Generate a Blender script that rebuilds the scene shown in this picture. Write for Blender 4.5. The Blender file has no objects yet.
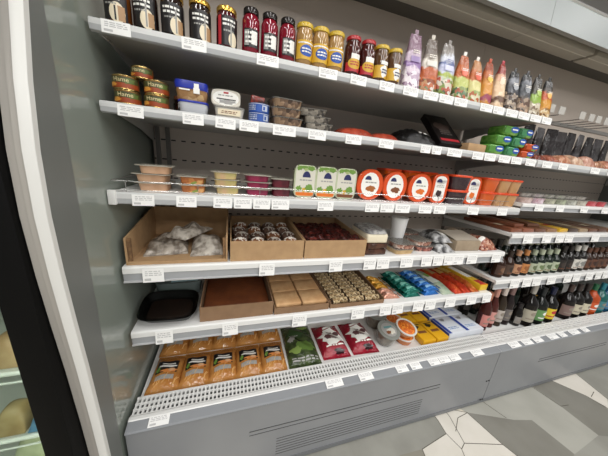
import bpy, bmesh, math, random
from mathutils import Matrix, Vector
R = math.radians
scene = bpy.context.scene
COL = scene.collection
rnd = random.Random(7)

# ------------------------------------------------------------------ materials
def lin(c):
    return c / 12.92 if c <= 0.04045 else ((c + 0.055) / 1.055) ** 2.4
def rgb(h):
    h = h.lstrip('#')
    return tuple(lin(int(h[i:i + 2], 16) / 255) for i in (0, 2, 4)) + (1.0,)
MATS = {}
def M(name, hexc, rough=0.5, metal=0.0, alpha=1.0, noise=None, nscale=40.0, bump=0.0, bscale=60.0, emit=0.0, coat=0.0, trans=0.0, spec=0.5):
    if name in MATS:
        return MATS[name]
    m = bpy.data.materials.new(name)
    m.use_nodes = True
    nt = m.node_tree
    b = nt.nodes['Principled BSDF']
    b.inputs['Base Color'].default_value = rgb(hexc)
    b.inputs['Roughness'].default_value = rough
    b.inputs['Metallic'].default_value = metal
    b.inputs['Alpha'].default_value = alpha
    b.inputs['Coat Weight'].default_value = coat
    b.inputs['Specular IOR Level'].default_value = spec
    b.inputs['Transmission Weight'].default_value = trans
    if emit:
        b.inputs['Emission Color'].default_value = rgb(hexc)
        b.inputs['Emission Strength'].default_value = emit
    if noise or bump:
        tc = nt.nodes.new('ShaderNodeTexCoord')
    if noise:
        n = nt.nodes.new('ShaderNodeTexNoise')
        n.inputs['Scale'].default_value = nscale
        n.inputs['Detail'].default_value = 4
        nt.links.new(tc.outputs['Object'], n.inputs['Vector'])
        r = nt.nodes.new('ShaderNodeValToRGB')
        r.color_ramp.elements[0].position = 0.38
        r.color_ramp.elements[1].position = 0.62
        r.color_ramp.elements[0].color = rgb(hexc)
        r.color_ramp.elements[1].color = rgb(noise)
        nt.links.new(n.outputs['Fac'], r.inputs['Fac'])
        nt.links.new(r.outputs['Color'], b.inputs['Base Color'])
    if bump:
        n2 = nt.nodes.new('ShaderNodeTexNoise')
        n2.inputs['Scale'].default_value = bscale
        n2.inputs['Detail'].default_value = 3
        nt.links.new(tc.outputs['Object'], n2.inputs['Vector'])
        bp = nt.nodes.new('ShaderNodeBump')
        bp.inputs['Strength'].default_value = bump
        bp.inputs['Distance'].default_value = 0.01
        nt.links.new(n2.outputs['Fac'], bp.inputs['Height'])
        nt.links.new(bp.outputs['Normal'], b.inputs['Normal'])
    MATS[name] = m
    return m

def film(name, tint='#ffffff', rough=0.08, ior=1.4):
    """clear plastic or glass sheet: see-through with a mirror sheen at grazing angles"""
    if name in MATS:
        return MATS[name]
    m = bpy.data.materials.new(name); m.use_nodes = True
    nt = m.node_tree; nt.nodes.clear()
    out = nt.nodes.new('ShaderNodeOutputMaterial'); mix = nt.nodes.new('ShaderNodeMixShader')
    t = nt.nodes.new('ShaderNodeBsdfTransparent'); t.inputs['Color'].default_value = rgb(tint)
    g = nt.nodes.new('ShaderNodeBsdfGlossy'); g.inputs['Roughness'].default_value = rough
    fr = nt.nodes.new('ShaderNodeFresnel'); fr.inputs['IOR'].default_value = ior
    ge = nt.nodes.new('ShaderNodeNewGeometry'); mu = nt.nodes.new('ShaderNodeMath'); mu.operation = 'MULTIPLY'
    inv = nt.nodes.new('ShaderNodeMath'); inv.operation = 'SUBTRACT'; inv.inputs[0].default_value = 1.0
    nt.links.new(ge.outputs['Backfacing'], inv.inputs[1]); nt.links.new(fr.outputs[0], mu.inputs[0]); nt.links.new(inv.outputs[0], mu.inputs[1])
    nt.links.new(mu.outputs[0], mix.inputs[0]); nt.links.new(t.outputs[0], mix.inputs[1]); nt.links.new(g.outputs[0], mix.inputs[2])
    nt.links.new(mix.outputs[0], out.inputs[0])
    MATS[name] = m
    return m

def bands(name, stops, contents=None, cz=0.0, rough=0.16, bump=0.9, bscale=38.0):
    """printed bag film: colour bands over the height of the bag, with the food showing through a clear window at the bottom"""
    if name in MATS:
        return MATS[name]
    m = M(name, '#888888', rough, bump=bump, bscale=bscale)
    nt = m.node_tree
    b = nt.nodes['Principled BSDF']
    tc = nt.nodes.new('ShaderNodeTexCoord')
    sep = nt.nodes.new('ShaderNodeSeparateXYZ')
    nt.links.new(tc.outputs['Object'], sep.inputs['Vector'])
    nz = nt.nodes.new('ShaderNodeTexNoise')
    nz.inputs['Scale'].default_value = 30
    nt.links.new(tc.outputs['Object'], nz.inputs['Vector'])
    ma = nt.nodes.new('ShaderNodeMath'); ma.operation = 'MULTIPLY_ADD'
    nt.links.new(nz.outputs['Fac'], ma.inputs[0]); ma.inputs[1].default_value = 0.06
    nt.links.new(sep.outputs['Z'], ma.inputs[2])
    mb = nt.nodes.new('ShaderNodeMath'); mb.operation = 'MULTIPLY'
    nt.links.new(ma.outputs[0], mb.inputs[0]); mb.inputs[1].default_value = 1 / 0.24
    r = nt.nodes.new('ShaderNodeValToRGB')
    cr = r.color_ramp
    cr.interpolation = 'LINEAR'
    while len(cr.elements) > 1:
        cr.elements.remove(cr.elements[-1])
    cr.elements[0].position = 0; cr.elements[0].color = rgb(stops[0][1])
    prev = stops[0][1]
    for z, c in stops[1:]:
        p = (z + 0.03) / 0.24
        e = cr.elements.new(max(0.001, p - 0.02)); e.color = rgb(prev)
        e = cr.elements.new(min(0.999, p + 0.02)); e.color = rgb(c)
        prev = c
    nt.links.new(mb.outputs[0], r.inputs['Fac'])
    out = r.outputs['Color']
    if contents:
        vo = nt.nodes.new('ShaderNodeTexVoronoi')
        vo.inputs['Scale'].default_value = 75
        nt.links.new(tc.outputs['Object'], vo.inputs['Vector'])
        sc = nt.nodes.new('ShaderNodeSeparateColor')
        nt.links.new(vo.outputs['Color'], sc.inputs['Color'])
        r2 = nt.nodes.new('ShaderNodeValToRGB')
        r2.color_ramp.interpolation = 'CONSTANT'
        els = r2.color_ramp.elements
        for i, c in enumerate(contents):
            if i < 2:
                els[i].position = i / len(contents); els[i].color = rgb(c)
            else:
                els.new(i / len(contents)).color = rgb(c)
        nt.links.new(sc.outputs['Red'], r2.inputs['Fac'])
        lt = nt.nodes.new('ShaderNodeMath'); lt.operation = 'LESS_THAN'
        nt.links.new(ma.outputs[0], lt.inputs[0]); lt.inputs[1].default_value = cz + 0.03
        mx = nt.nodes.new('ShaderNodeMix'); mx.data_type = 'RGBA'
        nt.links.new(lt.outputs[0], mx.inputs[0])
        nt.links.new(out, mx.inputs[6]); nt.links.new(r2.outputs['Color'], mx.inputs[7])
        out = mx.outputs[2]
    nt.links.new(out, b.inputs['Base Color'])
    return m

def crumbs(name, cols, scale=60.0, rough=0.6, bump=0.6):
    """food made of small pieces: a voronoi of several colours"""
    if name in MATS:
        return MATS[name]
    m = M(name, cols[0], rough)
    nt = m.node_tree
    b = nt.nodes['Principled BSDF']
    tc = nt.nodes.new('ShaderNodeTexCoord')
    vo = nt.nodes.new('ShaderNodeTexVoronoi')
    vo.inputs['Scale'].default_value = scale
    nt.links.new(tc.outputs['Object'], vo.inputs['Vector'])
    sc = nt.nodes.new('ShaderNodeSeparateColor')
    nt.links.new(vo.outputs['Color'], sc.inputs['Color'])
    r2 = nt.nodes.new('ShaderNodeValToRGB')
    r2.color_ramp.interpolation = 'CONSTANT'
    els = r2.color_ramp.elements
    for i, c in enumerate(cols):
        if i < 2:
            els[i].position = i / len(cols); els[i].color = rgb(c)
        else:
            els.new(i / len(cols)).color = rgb(c)
    nt.links.new(sc.outputs['Red'], r2.inputs['Fac'])
    nt.links.new(r2.outputs['Color'], b.inputs['Base Color'])
    bp = nt.nodes.new('ShaderNodeBump')
    bp.inputs['Strength'].default_value = bump
    bp.inputs['Distance'].default_value = 0.004
    bp.invert = True
    nt.links.new(vo.outputs['Distance'], bp.inputs['Height'])
    nt.links.new(bp.outputs['Normal'], b.inputs['Normal'])
    return m

# ------------------------------------------------------------------ mesh builder
class MB:
    def __init__(s):
        s.v = []; s.f = []; s.m = []; s.s = []
    def add(s, verts, faces, mi=0, smooth=False, X=None):
        o = len(s.v)
        for p in verts:
            s.v.append(tuple(X @ Vector(p)) if X is not None else tuple(p))
        for i, f in enumerate(faces):
            s.f.append(tuple(o + k for k in f))
            s.m.append(mi[i] if isinstance(mi, list) else mi)
            s.s.append(smooth)
        return s
    def box(s, x0, x1, y0, y1, z0, z1, mi=0, X=None):
        v = [(x, y, z) for z in (z0, z1) for y in (y0, y1) for x in (x0, x1)]
        return s.add(v, [(0, 2, 3, 1), (4, 5, 7, 6), (0, 1, 5, 4), (2, 6, 7, 3), (0, 4, 6, 2), (1, 3, 7, 5)], mi, False, X)
    def rbox(s, x0, x1, y0, y1, z0, z1, r=0.004, mi=0, seg=2, X=None):
        bm = bmesh.new()
        bmesh.ops.create_cube(bm, size=1.0)
        for v in bm.verts:
            v.co = Vector(((x0 + x1) / 2 + v.co.x * (x1 - x0), (y0 + y1) / 2 + v.co.y * (y1 - y0), (z0 + z1) / 2 + v.co.z * (z1 - z0)))
        bmesh.ops.bevel(bm, geom=list(bm.edges), offset=r, segments=seg, affect='EDGES', profile=0.5)
        bm.verts.index_update()
        s.add([v.co[:] for v in bm.verts], [[v.index for v in f.verts] for f in bm.faces], mi, True, X)
        bm.free()
        return s
    def loft(s, loops, mi=0, caps=(True, True), smooth=True, X=None, capmi=None):
        n = len(loops[0])
        v = [p for lp in loops for p in lp]
        f = []; ms = []
        for i in range(len(loops) - 1):
            for j in range(n):
                k = (j + 1) % n
                f.append((i * n + j, i * n + k, (i + 1) * n + k, (i + 1) * n + j))
                ms.append(mi[i] if isinstance(mi, (list, tuple)) else mi)
        s.add(v, f, ms, smooth, X)
        c = mi if not isinstance(mi, (list, tuple)) else mi[0]
        if capmi is not None: c = capmi
        if caps[0]: s.add(loops[0], [tuple(range(n - 1, -1, -1))], c, False, X)
        if caps[1]: s.add(loops[-1], [tuple(range(n))], c if capmi is not None else (mi if not isinstance(mi, (list, tuple)) else mi[-1]), False, X)
        return s
    def lathe(s, prof, n=20, mi=0, X=None, caps=(True, True)):
        loops = [[(r * math.cos(2 * math.pi * j / n), r * math.sin(2 * math.pi * j / n), z) for j in range(n)] for r, z in prof]
        return s.loft(loops, mi, caps, True, X)
    def tube(s, pts, r, n=6, mi=0):
        pts = [Vector(p) for p in pts]
        loops = []
        for i, p in enumerate(pts):
            d = (pts[min(i + 1, len(pts) - 1)] - pts[max(i - 1, 0)]).normalized()
            a = d.cross(Vector((0, 0, 1)) if abs(d.z) < 0.9 else Vector((1, 0, 0))).normalized()
            b = d.cross(a)
            loops.append([tuple(p + (a * math.cos(t) + b * math.sin(t)) * r) for t in [2 * math.pi * j / n for j in range(n)]])
        return s.loft(loops, mi)
    def art(s, shapes, f):
        """flat print laid on a surface: f(u, v, layer) -> point"""
        for sh in shapes:
            k = sh[0]
            if k == 'r':
                _, u0, v0, u1, v1, mi, ly = sh
                nu, nv = 14, 4
                v = [f(u0 + (u1 - u0) * i / nu, v0 + (v1 - v0) * j / nv, ly) for j in range(nv + 1) for i in range(nu + 1)]
                fc = [(j * (nu + 1) + i, j * (nu + 1) + i + 1, (j + 1) * (nu + 1) + i + 1, (j + 1) * (nu + 1) + i) for j in range(nv) for i in range(nu)]
                s.add(v, fc, mi, True)
            else:
                _, cu, cv, ru, rv, mi, ly = sh[:7]
                n = 18; rings = 6
                rr = random.Random(int(cu * 1e4 + cv * 1e5) + 3)
                w = [1 + (rr.uniform(-.28, .22) if k == 'b' else 0) for _ in range(n)]
                v = [f(cu, cv, ly)]
                for q in range(1, rings + 1):
                    for j in range(n):
                        t = 2 * math.pi * j / n
                        if k == 'd':   # half dome
                            t = math.pi * j / (n - 1)
                        v.append(f(cu + ru * w[j] * math.cos(t) * q / rings, cv + rv * w[j] * math.sin(t) * q / rings, ly))
                fc = []
                rng = n if k != 'd' else n - 1
                for j in range(rng):
                    fc.append((0, 1 + j, 1 + (j + 1) % n))
                    for q in range(rings - 1):
                        a = 1 + q * n
                        fc.append((a + j, a + n + j, a + n + (j + 1) % n, a + (j + 1) % n))
                s.add(v, fc, mi, True)
        return s
    def mesh(s, name, mats):
        me = bpy.data.meshes.new(name)
        me.from_pydata(s.v, [], s.f)
        for m in mats:
            me.materials.append(m)
        me.polygons.foreach_set('material_index', s.m)
        me.polygons.foreach_set('use_smooth', s.s)
        bm = bmesh.new(); bm.from_mesh(me)
        bmesh.ops.remove_doubles(bm, verts=bm.verts, dist=1e-6)
        bmesh.ops.recalc_face_normals(bm, faces=bm.faces)
        for e in bm.edges:
            if len(e.link_faces) == 2 and e.calc_face_angle(0) > R(38):
                e.smooth = False
        bm.to_mesh(me); bm.free()
        return me

def se(w, d, p=4.0, n=24, z=0.0, cx=0.0, cy=0.0):
    """super-ellipse loop: a rounded rectangle of w x d"""
    out = []
    for j in range(n):
        t = 2 * math.pi * (j + 0.5) / n
        c, q = math.cos(t), math.sin(t)
        out.append((cx + w / 2 * math.copysign(abs(c) ** (2 / p), c), cy + d / 2 * math.copysign(abs(q) ** (2 / p), q), z))
    return out

# ------------------------------------------------------------------ objects
def obj(name, me, parent=None, loc=(0, 0, 0), rot=(0, 0, 0)):
    o = bpy.data.objects.new(name, me)
    COL.objects.link(o)
    o.location = loc; o.rotation_euler = rot
    if parent is not None: o.parent = parent
    return o
def tag(o, label=None, cat=None, group=None, kind=None):
    if label: o['label'] = label
    if cat: o['category'] = cat
    if group: o['group'] = group
    if kind: o['kind'] = kind
    return o
LIFT = 0.0008    # a hair of air under what stands on a shelf
class Kit:
    """one kind of thing: the meshes of its parts; the first user-made copy and every repeat share them"""
    def __init__(s, name, cat, parts):
        s.name = name; s.cat = cat; s.parts = parts   # (part name, mesh, parent index or None, label)
def put(kit, label, loc, rz=0.0, group=None, rot=None, scale=None, cat=None):
    rot = rot or (0, 0, rz)
    loc = (loc[0], loc[1], loc[2] + LIFT)
    if len(kit.parts) == 1:
        o = obj(kit.name, kit.parts[0][1], None, loc, rot)
        root = o
    else:
        root = obj(kit.name, None, None, loc, rot)
        root.empty_display_size = 0.03
        made = []
        for p in kit.parts:
            c = obj(p[0], p[1], root if p[2] is None else made[p[2]])
            if len(p) > 3 and p[3]: c['label'] = p[3]
            made.append(c)
    if scale: root.scale = scale
    return tag(root, label, cat or kit.cat, group)

# ------------------------------------------------------------------ shared materials
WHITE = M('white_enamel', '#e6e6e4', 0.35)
RAIL = M('grey_rail_plastic', '#b4b6b8', 0.3)
LRAIL = M('light_rail_plastic', '#cfd0cf', 0.35)
DRAIL = M('dark_rail_plastic', '#8d9094', 0.35)
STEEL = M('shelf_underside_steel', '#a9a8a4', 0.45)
BASE = M('grey_base_panel', '#85878a', 0.38, noise='#8b8d90', nscale=3)
FRAME = M('grey_frame_edge', '#747774', 0.5)
RIMW = M('white_rim', '#d9d9d5', 0.35)
RIMG = M('rim_side_grey', '#a5a19a', 0.45)
SIDE = M('grey_green_side_panel', '#8d958d', 0.14, coat=0.3)
BLACK = M('black_frame', '#060606', 0.6, spec=.15)
DARK = M('dark_gap', '#2c2b2a', 0.7)
CHROME = M('wire_steel', '#c9c9c7', 0.25, 0.9)
PAPER = M('tag_paper', '#f4f4f2', 0.6)
INK = M('tag_ink', '#c2c2c2', 0.6)
CLEAR = M('clear_plastic', '#e4e6e4', 0.08, alpha=0.2)
CLEARD = M('clear_plastic_dim', '#b9b9b3', 0.12, alpha=0.4)
KRAFT = M('kraft_cardboard', '#a98863', 0.8, noise='#b3926b', nscale=25)
KRAFTD = M('brown_cardboard', '#84674c', 0.8, noise='#8c6e52', nscale=25)
GOLD = M('gold_lid', '#d0a44c', 0.25, 0.8)
PWHITE = M('print_white', '#f0efe9', 0.4)
PBLACK = M('print_black', '#1b1718', 0.35)
PNAVY = M('print_navy', '#252a5c', 0.4)
PBLUE = M('print_blue', '#1f4fa8', 0.4)
PGREEN = M('print_green', '#6f9440', 0.4)
PRED = M('print_red', '#b32530', 0.4)
PORANGE = M('print_orange', '#e0762a', 0.4)
PYEL = M('print_yellow', '#d6aa34', 0.4)
PCREAM = M('print_cream', '#e8dcc0', 0.45)
PGREY = M('print_grey', '#9b9a96', 0.45)
PBROWN = M('print_brown', '#7a4a2c', 0.45)

# heights of the shelf tops, metres above the floor
Z1, Z2, Z3, Z4, Z5, ZT = 1.678, 1.482, 1.224, 0.967, 0.7015, 0.380
T3, T4, T5 = 1.251, 1.076, 0.781          # neighbour cabinet
L1 = 1.875; L2 = 3.75
BACKY = 0.47

# ------------------------------------------------------------------ the room
def floor():
    m = M('floor_stone', '#8f8b7f', 0.35, noise='#99958a', nscale=6)
    nt = m.node_tree
    # crazy paving beyond the measured pieces
    b = nt.nodes['Principled BSDF']
    tc = nt.nodes.new('ShaderNodeTexCoord')
    vo = nt.nodes.new('ShaderNodeTexVoronoi'); vo.inputs['Scale'].default_value = 3.2
    nt.links.new(tc.outputs['Object'], vo.inputs['Vector'])
    sc = nt.nodes.new('ShaderNodeSeparateColor'); nt.links.new(vo.outputs['Color'], sc.inputs['Color'])
    r = nt.nodes.new('ShaderNodeValToRGB'); r.color_ramp.interpolation = 'CONSTANT'
    r.color_ramp.elements[0].color = rgb('#8e8a7e')
    r.color_ramp.elements[1].position = 0.4; r.color_ramp.elements[1].color = rgb('#a8a394')
    r.color_ramp.elements.new(0.72).color = rgb('#d8d1c0')
    nt.links.new(sc.outputs['Red'], r.inputs['Fac'])
    nt.links.new(r.outputs['Color'], b.inputs['Base Color'])
    G = M('tile_grey', '#8f8e86', 0.32, noise='#9b9a92', nscale=5)
    G2 = M('tile_light_grey', '#a5a49b', 0.32, noise='#adaca3', nscale=5)
    D = M('tile_dark_grey', '#7f7d75', 0.32, noise='#88867e', nscale=5)
    W = M('tile_cream', '#d8d3c8', 0.3, noise='#dfdad0', nscale=6)
    J = M('tile_joint', '#4f4a41', 0.7)
    mb = MB()
    mb.add([(-4, -5, 0), (8, -5, 0), (8, 2.5, 0), (-4, 2.5, 0)], [(0, 1, 2, 3)], 0)
    polys = [
        (1, [(0.6, -0.10), (1.249, -0.10), (1.498, -0.10), (1.498, -0.171), (1.486, -0.241), (1.296, -0.269), (1.163, -0.263), (0.75, -0.30)]),
        (4, [(1.296, -0.269), (1.486, -0.241), (1.505, -0.319), (1.488, -0.353), (1.286, -0.303)]),
        (4, [(1.498, -0.10), (1.587, -0.10), (1.587, -0.172), (1.545, -0.302), (1.505, -0.319), (1.486, -0.241), (1.498, -0.171)]),
        (4, [(1.587, -0.12), (1.715, -0.178), (1.751, -0.358), (1.545, -0.302), (1.587, -0.172)]),
        (4, [(1.545, -0.302), (1.751, -0.358), (1.773, -0.418), (1.488, -0.353), (1.505, -0.319)]),
        (3, [(1.715, -0.178), (1.969, -0.281), (2.078, -0.307), (2.1, -0.488), (2.038, -0.503), (1.773, -0.418), (1.751, -0.358)]),
        (2, [(1.65, -0.10), (2.357, -0.10), (2.384, -0.293), (2.38, -0.463), (2.1, -0.488), (2.078, -0.307), (1.969, -0.281), (1.715, -0.178)]),
        (3, [(2.357, -0.10), (2.543, -0.10), (2.674, -0.288), (2.7, -0.366), (2.683, -0.384), (2.463, -0.492), (2.38, -0.463), (2.384, -0.293)]),
        (4, [(2.543, -0.10), (2.878, -0.10), (2.797, -0.341), (2.7, -0.384), (2.693, -0.368), (2.674, -0.288)]),
        (1, [(2.878, -0.10), (3.6, -0.10), (3.464, -0.2), (2.839, -0.374), (2.797, -0.341)]),
        (1, [(2.1, -0.488), (2.38, -0.463), (2.463, -0.492), (2.683, -0.384), (2.84, -0.6), (2.3, -0.75), (2.038, -0.503)]),
    ]
    for mi, p in polys:
        mb.add([(x, y, 0.0006) for x, y in p], [tuple(range(len(p)))], mi)
        if mi == 4:
            for i in range(len(p)):
                a = Vector((*p[i], 0.0010)); b2 = Vector((*p[(i + 1) % len(p)], 0.0010))
                d = (b2 - a).normalized(); n = Vector((-d.y, d.x, 0)) * 0.0016
                mb.add([a - n, b2 - n, b2 + n, a + n], [(0, 1, 2, 3)], 5)
    for a, b2 in (((1.886, -0.15), (1.93, -0.262)), ((1.55, -0.245), (1.63, -0.19)), ((1.72, -.18), (1.63, -.19)), ((2.357, -0.15), (2.384, -0.293)), ((2.384, -0.293), (2.45, -0.30)), ((2.70, -0.30), (2.78, -0.28))):
        a = Vector((*a, 0.0012)); b2 = Vector((*b2, 0.0012))
        d = (b2 - a).normalized(); n = Vector((-d.y, d.x, 0)) * 0.0016
        mb.add([a - n, b2 - n, b2 + n, a + n], [(0, 1, 2, 3)], 5)
    o = obj('floor', mb.mesh('floor', [m, G, G2, D, W, J]))
    o['kind'] = 'structure'
    c = MB().box(-4, 8, -5, 2.5, 3.2, 3.25)
    o = obj('ceiling', c.mesh('ceiling', [M('ceiling_tiles', '#8b8883', 0.8)]))
    o['kind'] = 'structure'
    w = MB().box(-4, 8, 0.75, 0.85, 0, 3.2)
    o = obj('wall_back', w.mesh('wall_back', [M('wall_paint', '#8c8a86', 0.8)]))
    o['kind'] = 'structure'
floor()

# ------------------------------------------------------------------ refrigerated cabinets
def back_material():
    m = M('perforated_back_panel', '#c2b6ab', 0.42)
    nt = m.node_tree; b = nt.nodes['Principled BSDF']
    tc = nt.nodes.new('ShaderNodeTexCoord'); sep = nt.nodes.new('ShaderNodeSeparateXYZ')
    nt.links.new(tc.outputs['Object'], sep.inputs[0])
    def math_(op, a, v):
        n = nt.nodes.new('ShaderNodeMath'); n.operation = op
        if isinstance(a, float): n.inputs[0].default_value = a
        else: nt.links.new(a, n.inputs[0])
        if isinstance(v, (int, float)): n.inputs[1].default_value = v
        else: nt.links.new(v, n.inputs[1])
        return n.outputs[0]
    ux = math_('MODULO', math_('ADD', sep.outputs['X'], 10.0), 0.044)
    uz = math_('MODULO', math_('ADD', sep.outputs['Z'], 0.035), 0.09)
    slot = math_('MULTIPLY', math_('LESS_THAN', ux, 0.020), math_('LESS_THAN', uz, 0.0065))
    slot = math_('MULTIPLY', slot, math_('LESS_THAN', sep.outputs['Z'], 1.46))
    mx = nt.nodes.new('ShaderNodeMix'); mx.data_type = 'RGBA'
    nt.links.new(slot, mx.inputs[0])
    mx.inputs[6].default_value = rgb('#c2b6ab'); mx.inputs[7].default_value = rgb('#231f1d')
    nt.links.new(mx.outputs[2], b.inputs['Base Color'])
    return m
BACKM = back_material()

def shelf(par, x0, x1, z, lower, wire=False):
    h = 0.032 if z > 1.4 and x0 < 1 else (0.04 if z > 1.2 else 0.06)
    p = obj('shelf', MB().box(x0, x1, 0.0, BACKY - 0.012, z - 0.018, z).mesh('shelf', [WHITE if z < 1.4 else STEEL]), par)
    mb = MB()
    # rail profile: a rounded white lip over a grooved tag channel
    if lower:
        prof = [(0.0, z), (-0.005, z - 0.001), (-0.008, z - 0.006), (-0.008, z - h * 0.42), (-0.004, z - h * 0.46), (-0.004, z - h * 0.9), (-0.009, z - h * 0.93), (-0.009, z - h), (0.0, z - h)]
        mi = [3, 3, 3, 0, 1, 2, 2, 2]
    else:
        prof = [(0.0, z), (-0.005, z - 0.001), (-0.008, z - 0.005), (-0.009, z - h * 0.5), (-0.007, z - h * 0.9), (0.002, z - h), (0.002, z - h + .003)]
        mi = [0, 0, 0, 1, 1, 1]
    n = len(prof)
    v = [(x0, y, zz) for y, zz in prof] + [(x1, y, zz) for y, zz in prof]
    mb.add(v, [(i, i + 1, n + i + 1, n + i) for i in range(n - 1)], mi, False)
    mb.add([(x0, y, zz) for y, zz in prof], [tuple(range(n))], 0); mb.add([(x1, y, zz) for y, zz in prof], [tuple(range(n))], 0)
    r = obj('price_rail', mb.mesh('price_rail', [M('rail_pale_grey', '#c9caca', .35) if lower else LRAIL, M('rail_groove_grey', '#a2a4a7', .4) if lower else RAIL, M('rail_lower_lip', '#b4b5b6', .35), WHITE]), p)
    for xx in (x0 + 0.004, x1 - 0.008):
        b = MB()
        b.add([(xx, 0.05, z - 0.018), (xx, BACKY - 0.012, z - 0.018), (xx, BACKY - 0.012, z - 0.085), (xx, 0.30, z - 0.05), (xx + .004, 0.05, z - 0.018), (xx + .004, BACKY - 0.012, z - 0.018), (xx + .004, BACKY - 0.012, z - 0.085), (xx + .004, 0.30, z - 0.05)],
              [(0, 1, 2, 3), (7, 6, 5, 4), (0, 3, 7, 4), (3, 2, 6, 7), (1, 0, 4, 5), (2, 1, 5, 6)])
        obj('bracket', b.mesh('bracket', [STEEL]), p)
    if wire:
        w = MB()
        w.tube([(x0 - 0.004, 0.25, z + 0.034), (x0 - 0.004, 0.004, z + 0.034), (x1 - 0.09, 0.004, z + 0.032)], 0.0015)
        w.tube([(x0 + 0.01, 0.002, z + 0.006), (x1 - 0.09, 0.002, z + 0.006)], 0.0012)
        for i in range(9):
            xx = x0 + 0.035 + i * 0.21
            w.tube([(xx, 0.004, z + 0.0), (xx, 0.004, z + 0.034)], 0.0012)
        obj('wire_guard', w.mesh('wire_guard', [CHROME]), p)
        e = MB().rbox(x0 - 0.010, x0 + 0.012, -0.016, 0.0, z - 0.040, z + 0.006, 0.003)
        obj('end_clip', e.mesh('end_clip', [WHITE]), p)
    return p

def cabinet(name, label, x0, x1, heights, lower_from, wire_at, left_side, slotted):
    root = obj(name, None, None, (0, 0, 0)); tag(root, label, 'refrigerated cabinet')
    x1c = x1 - 0.002
    obj('back_panel', MB().box(x0, x1c, BACKY, BACKY + 0.03, 0.10, 2.17).mesh('back_panel', [BACKM]), root)
    posts = MB()
    for xx in ((x0 + 0.012, x0 + 0.055) if left_side else (x0 + 0.015,)):
        posts.box(xx, xx + 0.018, BACKY - 0.012, BACKY, 0.40, 1.62)
    obj('upright_post', posts.mesh('upright_post', [M('upright_steel', '#6e6a66', 0.4, 0.4)]), root)
    for z in heights:
        shelf(root, x0, x1c - 0.006, z, z < lower_from, wire=(z == wire_at))
    if not left_side:
        obj('end_panel', MB().rbox(x1 + .001, x1 + .04, -0.20, BACKY + .03, 0.02, 2.17, .004).mesh('end_panel', [FRAME]), root)
    # tray deck, grille, bumper band, base
    obj('deck', MB().box(x0, x1c, -0.02, BACKY, ZT - 0.02, ZT - 0.004).mesh('deck', [WHITE]), root)
    g = MB()
    ya, yb, zt = -0.020, -0.098, 0.405
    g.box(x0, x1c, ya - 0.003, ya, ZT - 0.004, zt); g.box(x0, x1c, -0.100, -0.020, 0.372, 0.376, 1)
    if not slotted:
        for i in range(4):
            y = ya - 0.004 - i * 0.0225
            g.box(x0, x1c, y - (0.0045 if i else .004), y, zt - 0.010, zt)
        n = int((x1c - x0) / 0.0155)
        for i in range(n + 1):
            xx = x0 + 0.002 + i * 0.0155
            g.box(xx, xx + 0.0065, yb + .001, ya - .005, zt - 0.010, zt - .0006)
    else:
        for i in range(5):
            y = ya - i * 0.0172
            g.box(x0, x1c, y - 0.0125, y, zt - 0.008, zt)
        n = int((x1c - x0) / 0.05)
        for i in range(n + 1):
            xx = x0 + .002 + i * 0.05
            g.box(xx, xx + 0.012, yb + .001, ya - .005, zt - 0.009, zt - .0008)
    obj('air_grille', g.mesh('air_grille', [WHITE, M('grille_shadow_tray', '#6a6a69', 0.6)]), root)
    b = MB()
    prof = [(-0.098, 0.372), (-0.098, 0.407), (-0.104, 0.411), (-0.116, 0.411), (-0.119, 0.408), (-0.150, 0.400), (-0.154, 0.394), (-0.150, 0.388)]
    k = len(prof)
    b.add([(x0, y, z) for y, z in prof] + [(x1c, y, z) for y, z in prof], [(i, i + 1, k + i + 1, k + i) for i in range(k - 1)], [0, 0, 0, 0, 1, 1, 1])
    b.add([(x0, y, z) for y, z in prof], [tuple(range(k))], 0); b.add([(x1c, y, z) for y, z in prof], [tuple(range(k))], 0)
    obj('tag_band', b.mesh('tag_band', [WHITE, DRAIL]), root)
    bp = MB().box(x0 + 0.001, x1c - 0.001, -0.150, BACKY, 0.012, 0.372).box(x0 + 0.001, x1c - .001, -0.150, -0.10, 0.372, 0.39)
    bp.box(x0, x1c, -0.1535, -0.150, 0.008, 0.030, 1)
    bpo = obj('base_panel', bp.mesh('base_panel', [BASE, M('kick_strip', '#6f7174', 0.4)]), root)
    if not slotted:
        for (a, b_, z, t) in ((0.43, 1.46, 0.252, 0.0032), (0.43, 1.46, 0.230, 0.0022)):
            obj('vent_slot', MB().box(x0 + a, x0 + b_, -0.1512, -0.149, z - t / 2, z + t / 2).mesh('vent_slot', [M('vent_line', '#3c3d3f', 0.6)]), bpo)
        for i in range(7):
            z = 0.170 - i * 0.0165
            obj('vent_slot', MB().box(x0 + 0.55, x0 + 1.36, -0.1508, -0.149, z - .0016, z + .0016).mesh('vent_slot', [M('vent_shade', '#4c4d4f', 0.6)]), bpo)
        for z in (0.18, 0.035):
            for dx in (-0.030, -0.012):
                obj('screw', MB().lathe([(0.005, 0), (0.005, 0.002), (0.003, 0.003)], 10, X=Matrix.Translation((x1 + dx, -0.150 - (0.0035 if z < .04 else 0), z)) @ Matrix.Rotation(R(90), 4, 'X')).mesh('screw', [DARK]), bpo)
    else:
        for i in range(2):
            obj('vent_slot', MB().box(x0 + 0.42, x0 + 1.2, -0.1512, -0.149, 0.252 - i * .02, 0.255 - i * .02).mesh('vent_slot', [MATS['vent_shade']]), bpo)
    # canopy
    c = MB()
    xs = x0 - (0.012 if left_side else 0)
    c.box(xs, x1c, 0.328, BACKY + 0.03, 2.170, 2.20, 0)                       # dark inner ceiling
    c.box(xs, x1c, 0.19, 0.328, 2.185, 2.20, 0)
    prof = [(0.190, 2.185), (0.182, 2.140), (0.136, 2.124), (0.146, 2.258), (0.138, 2.262), (0.146, 2.272), (0.190, 2.30)]
    k = len(prof)
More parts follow.
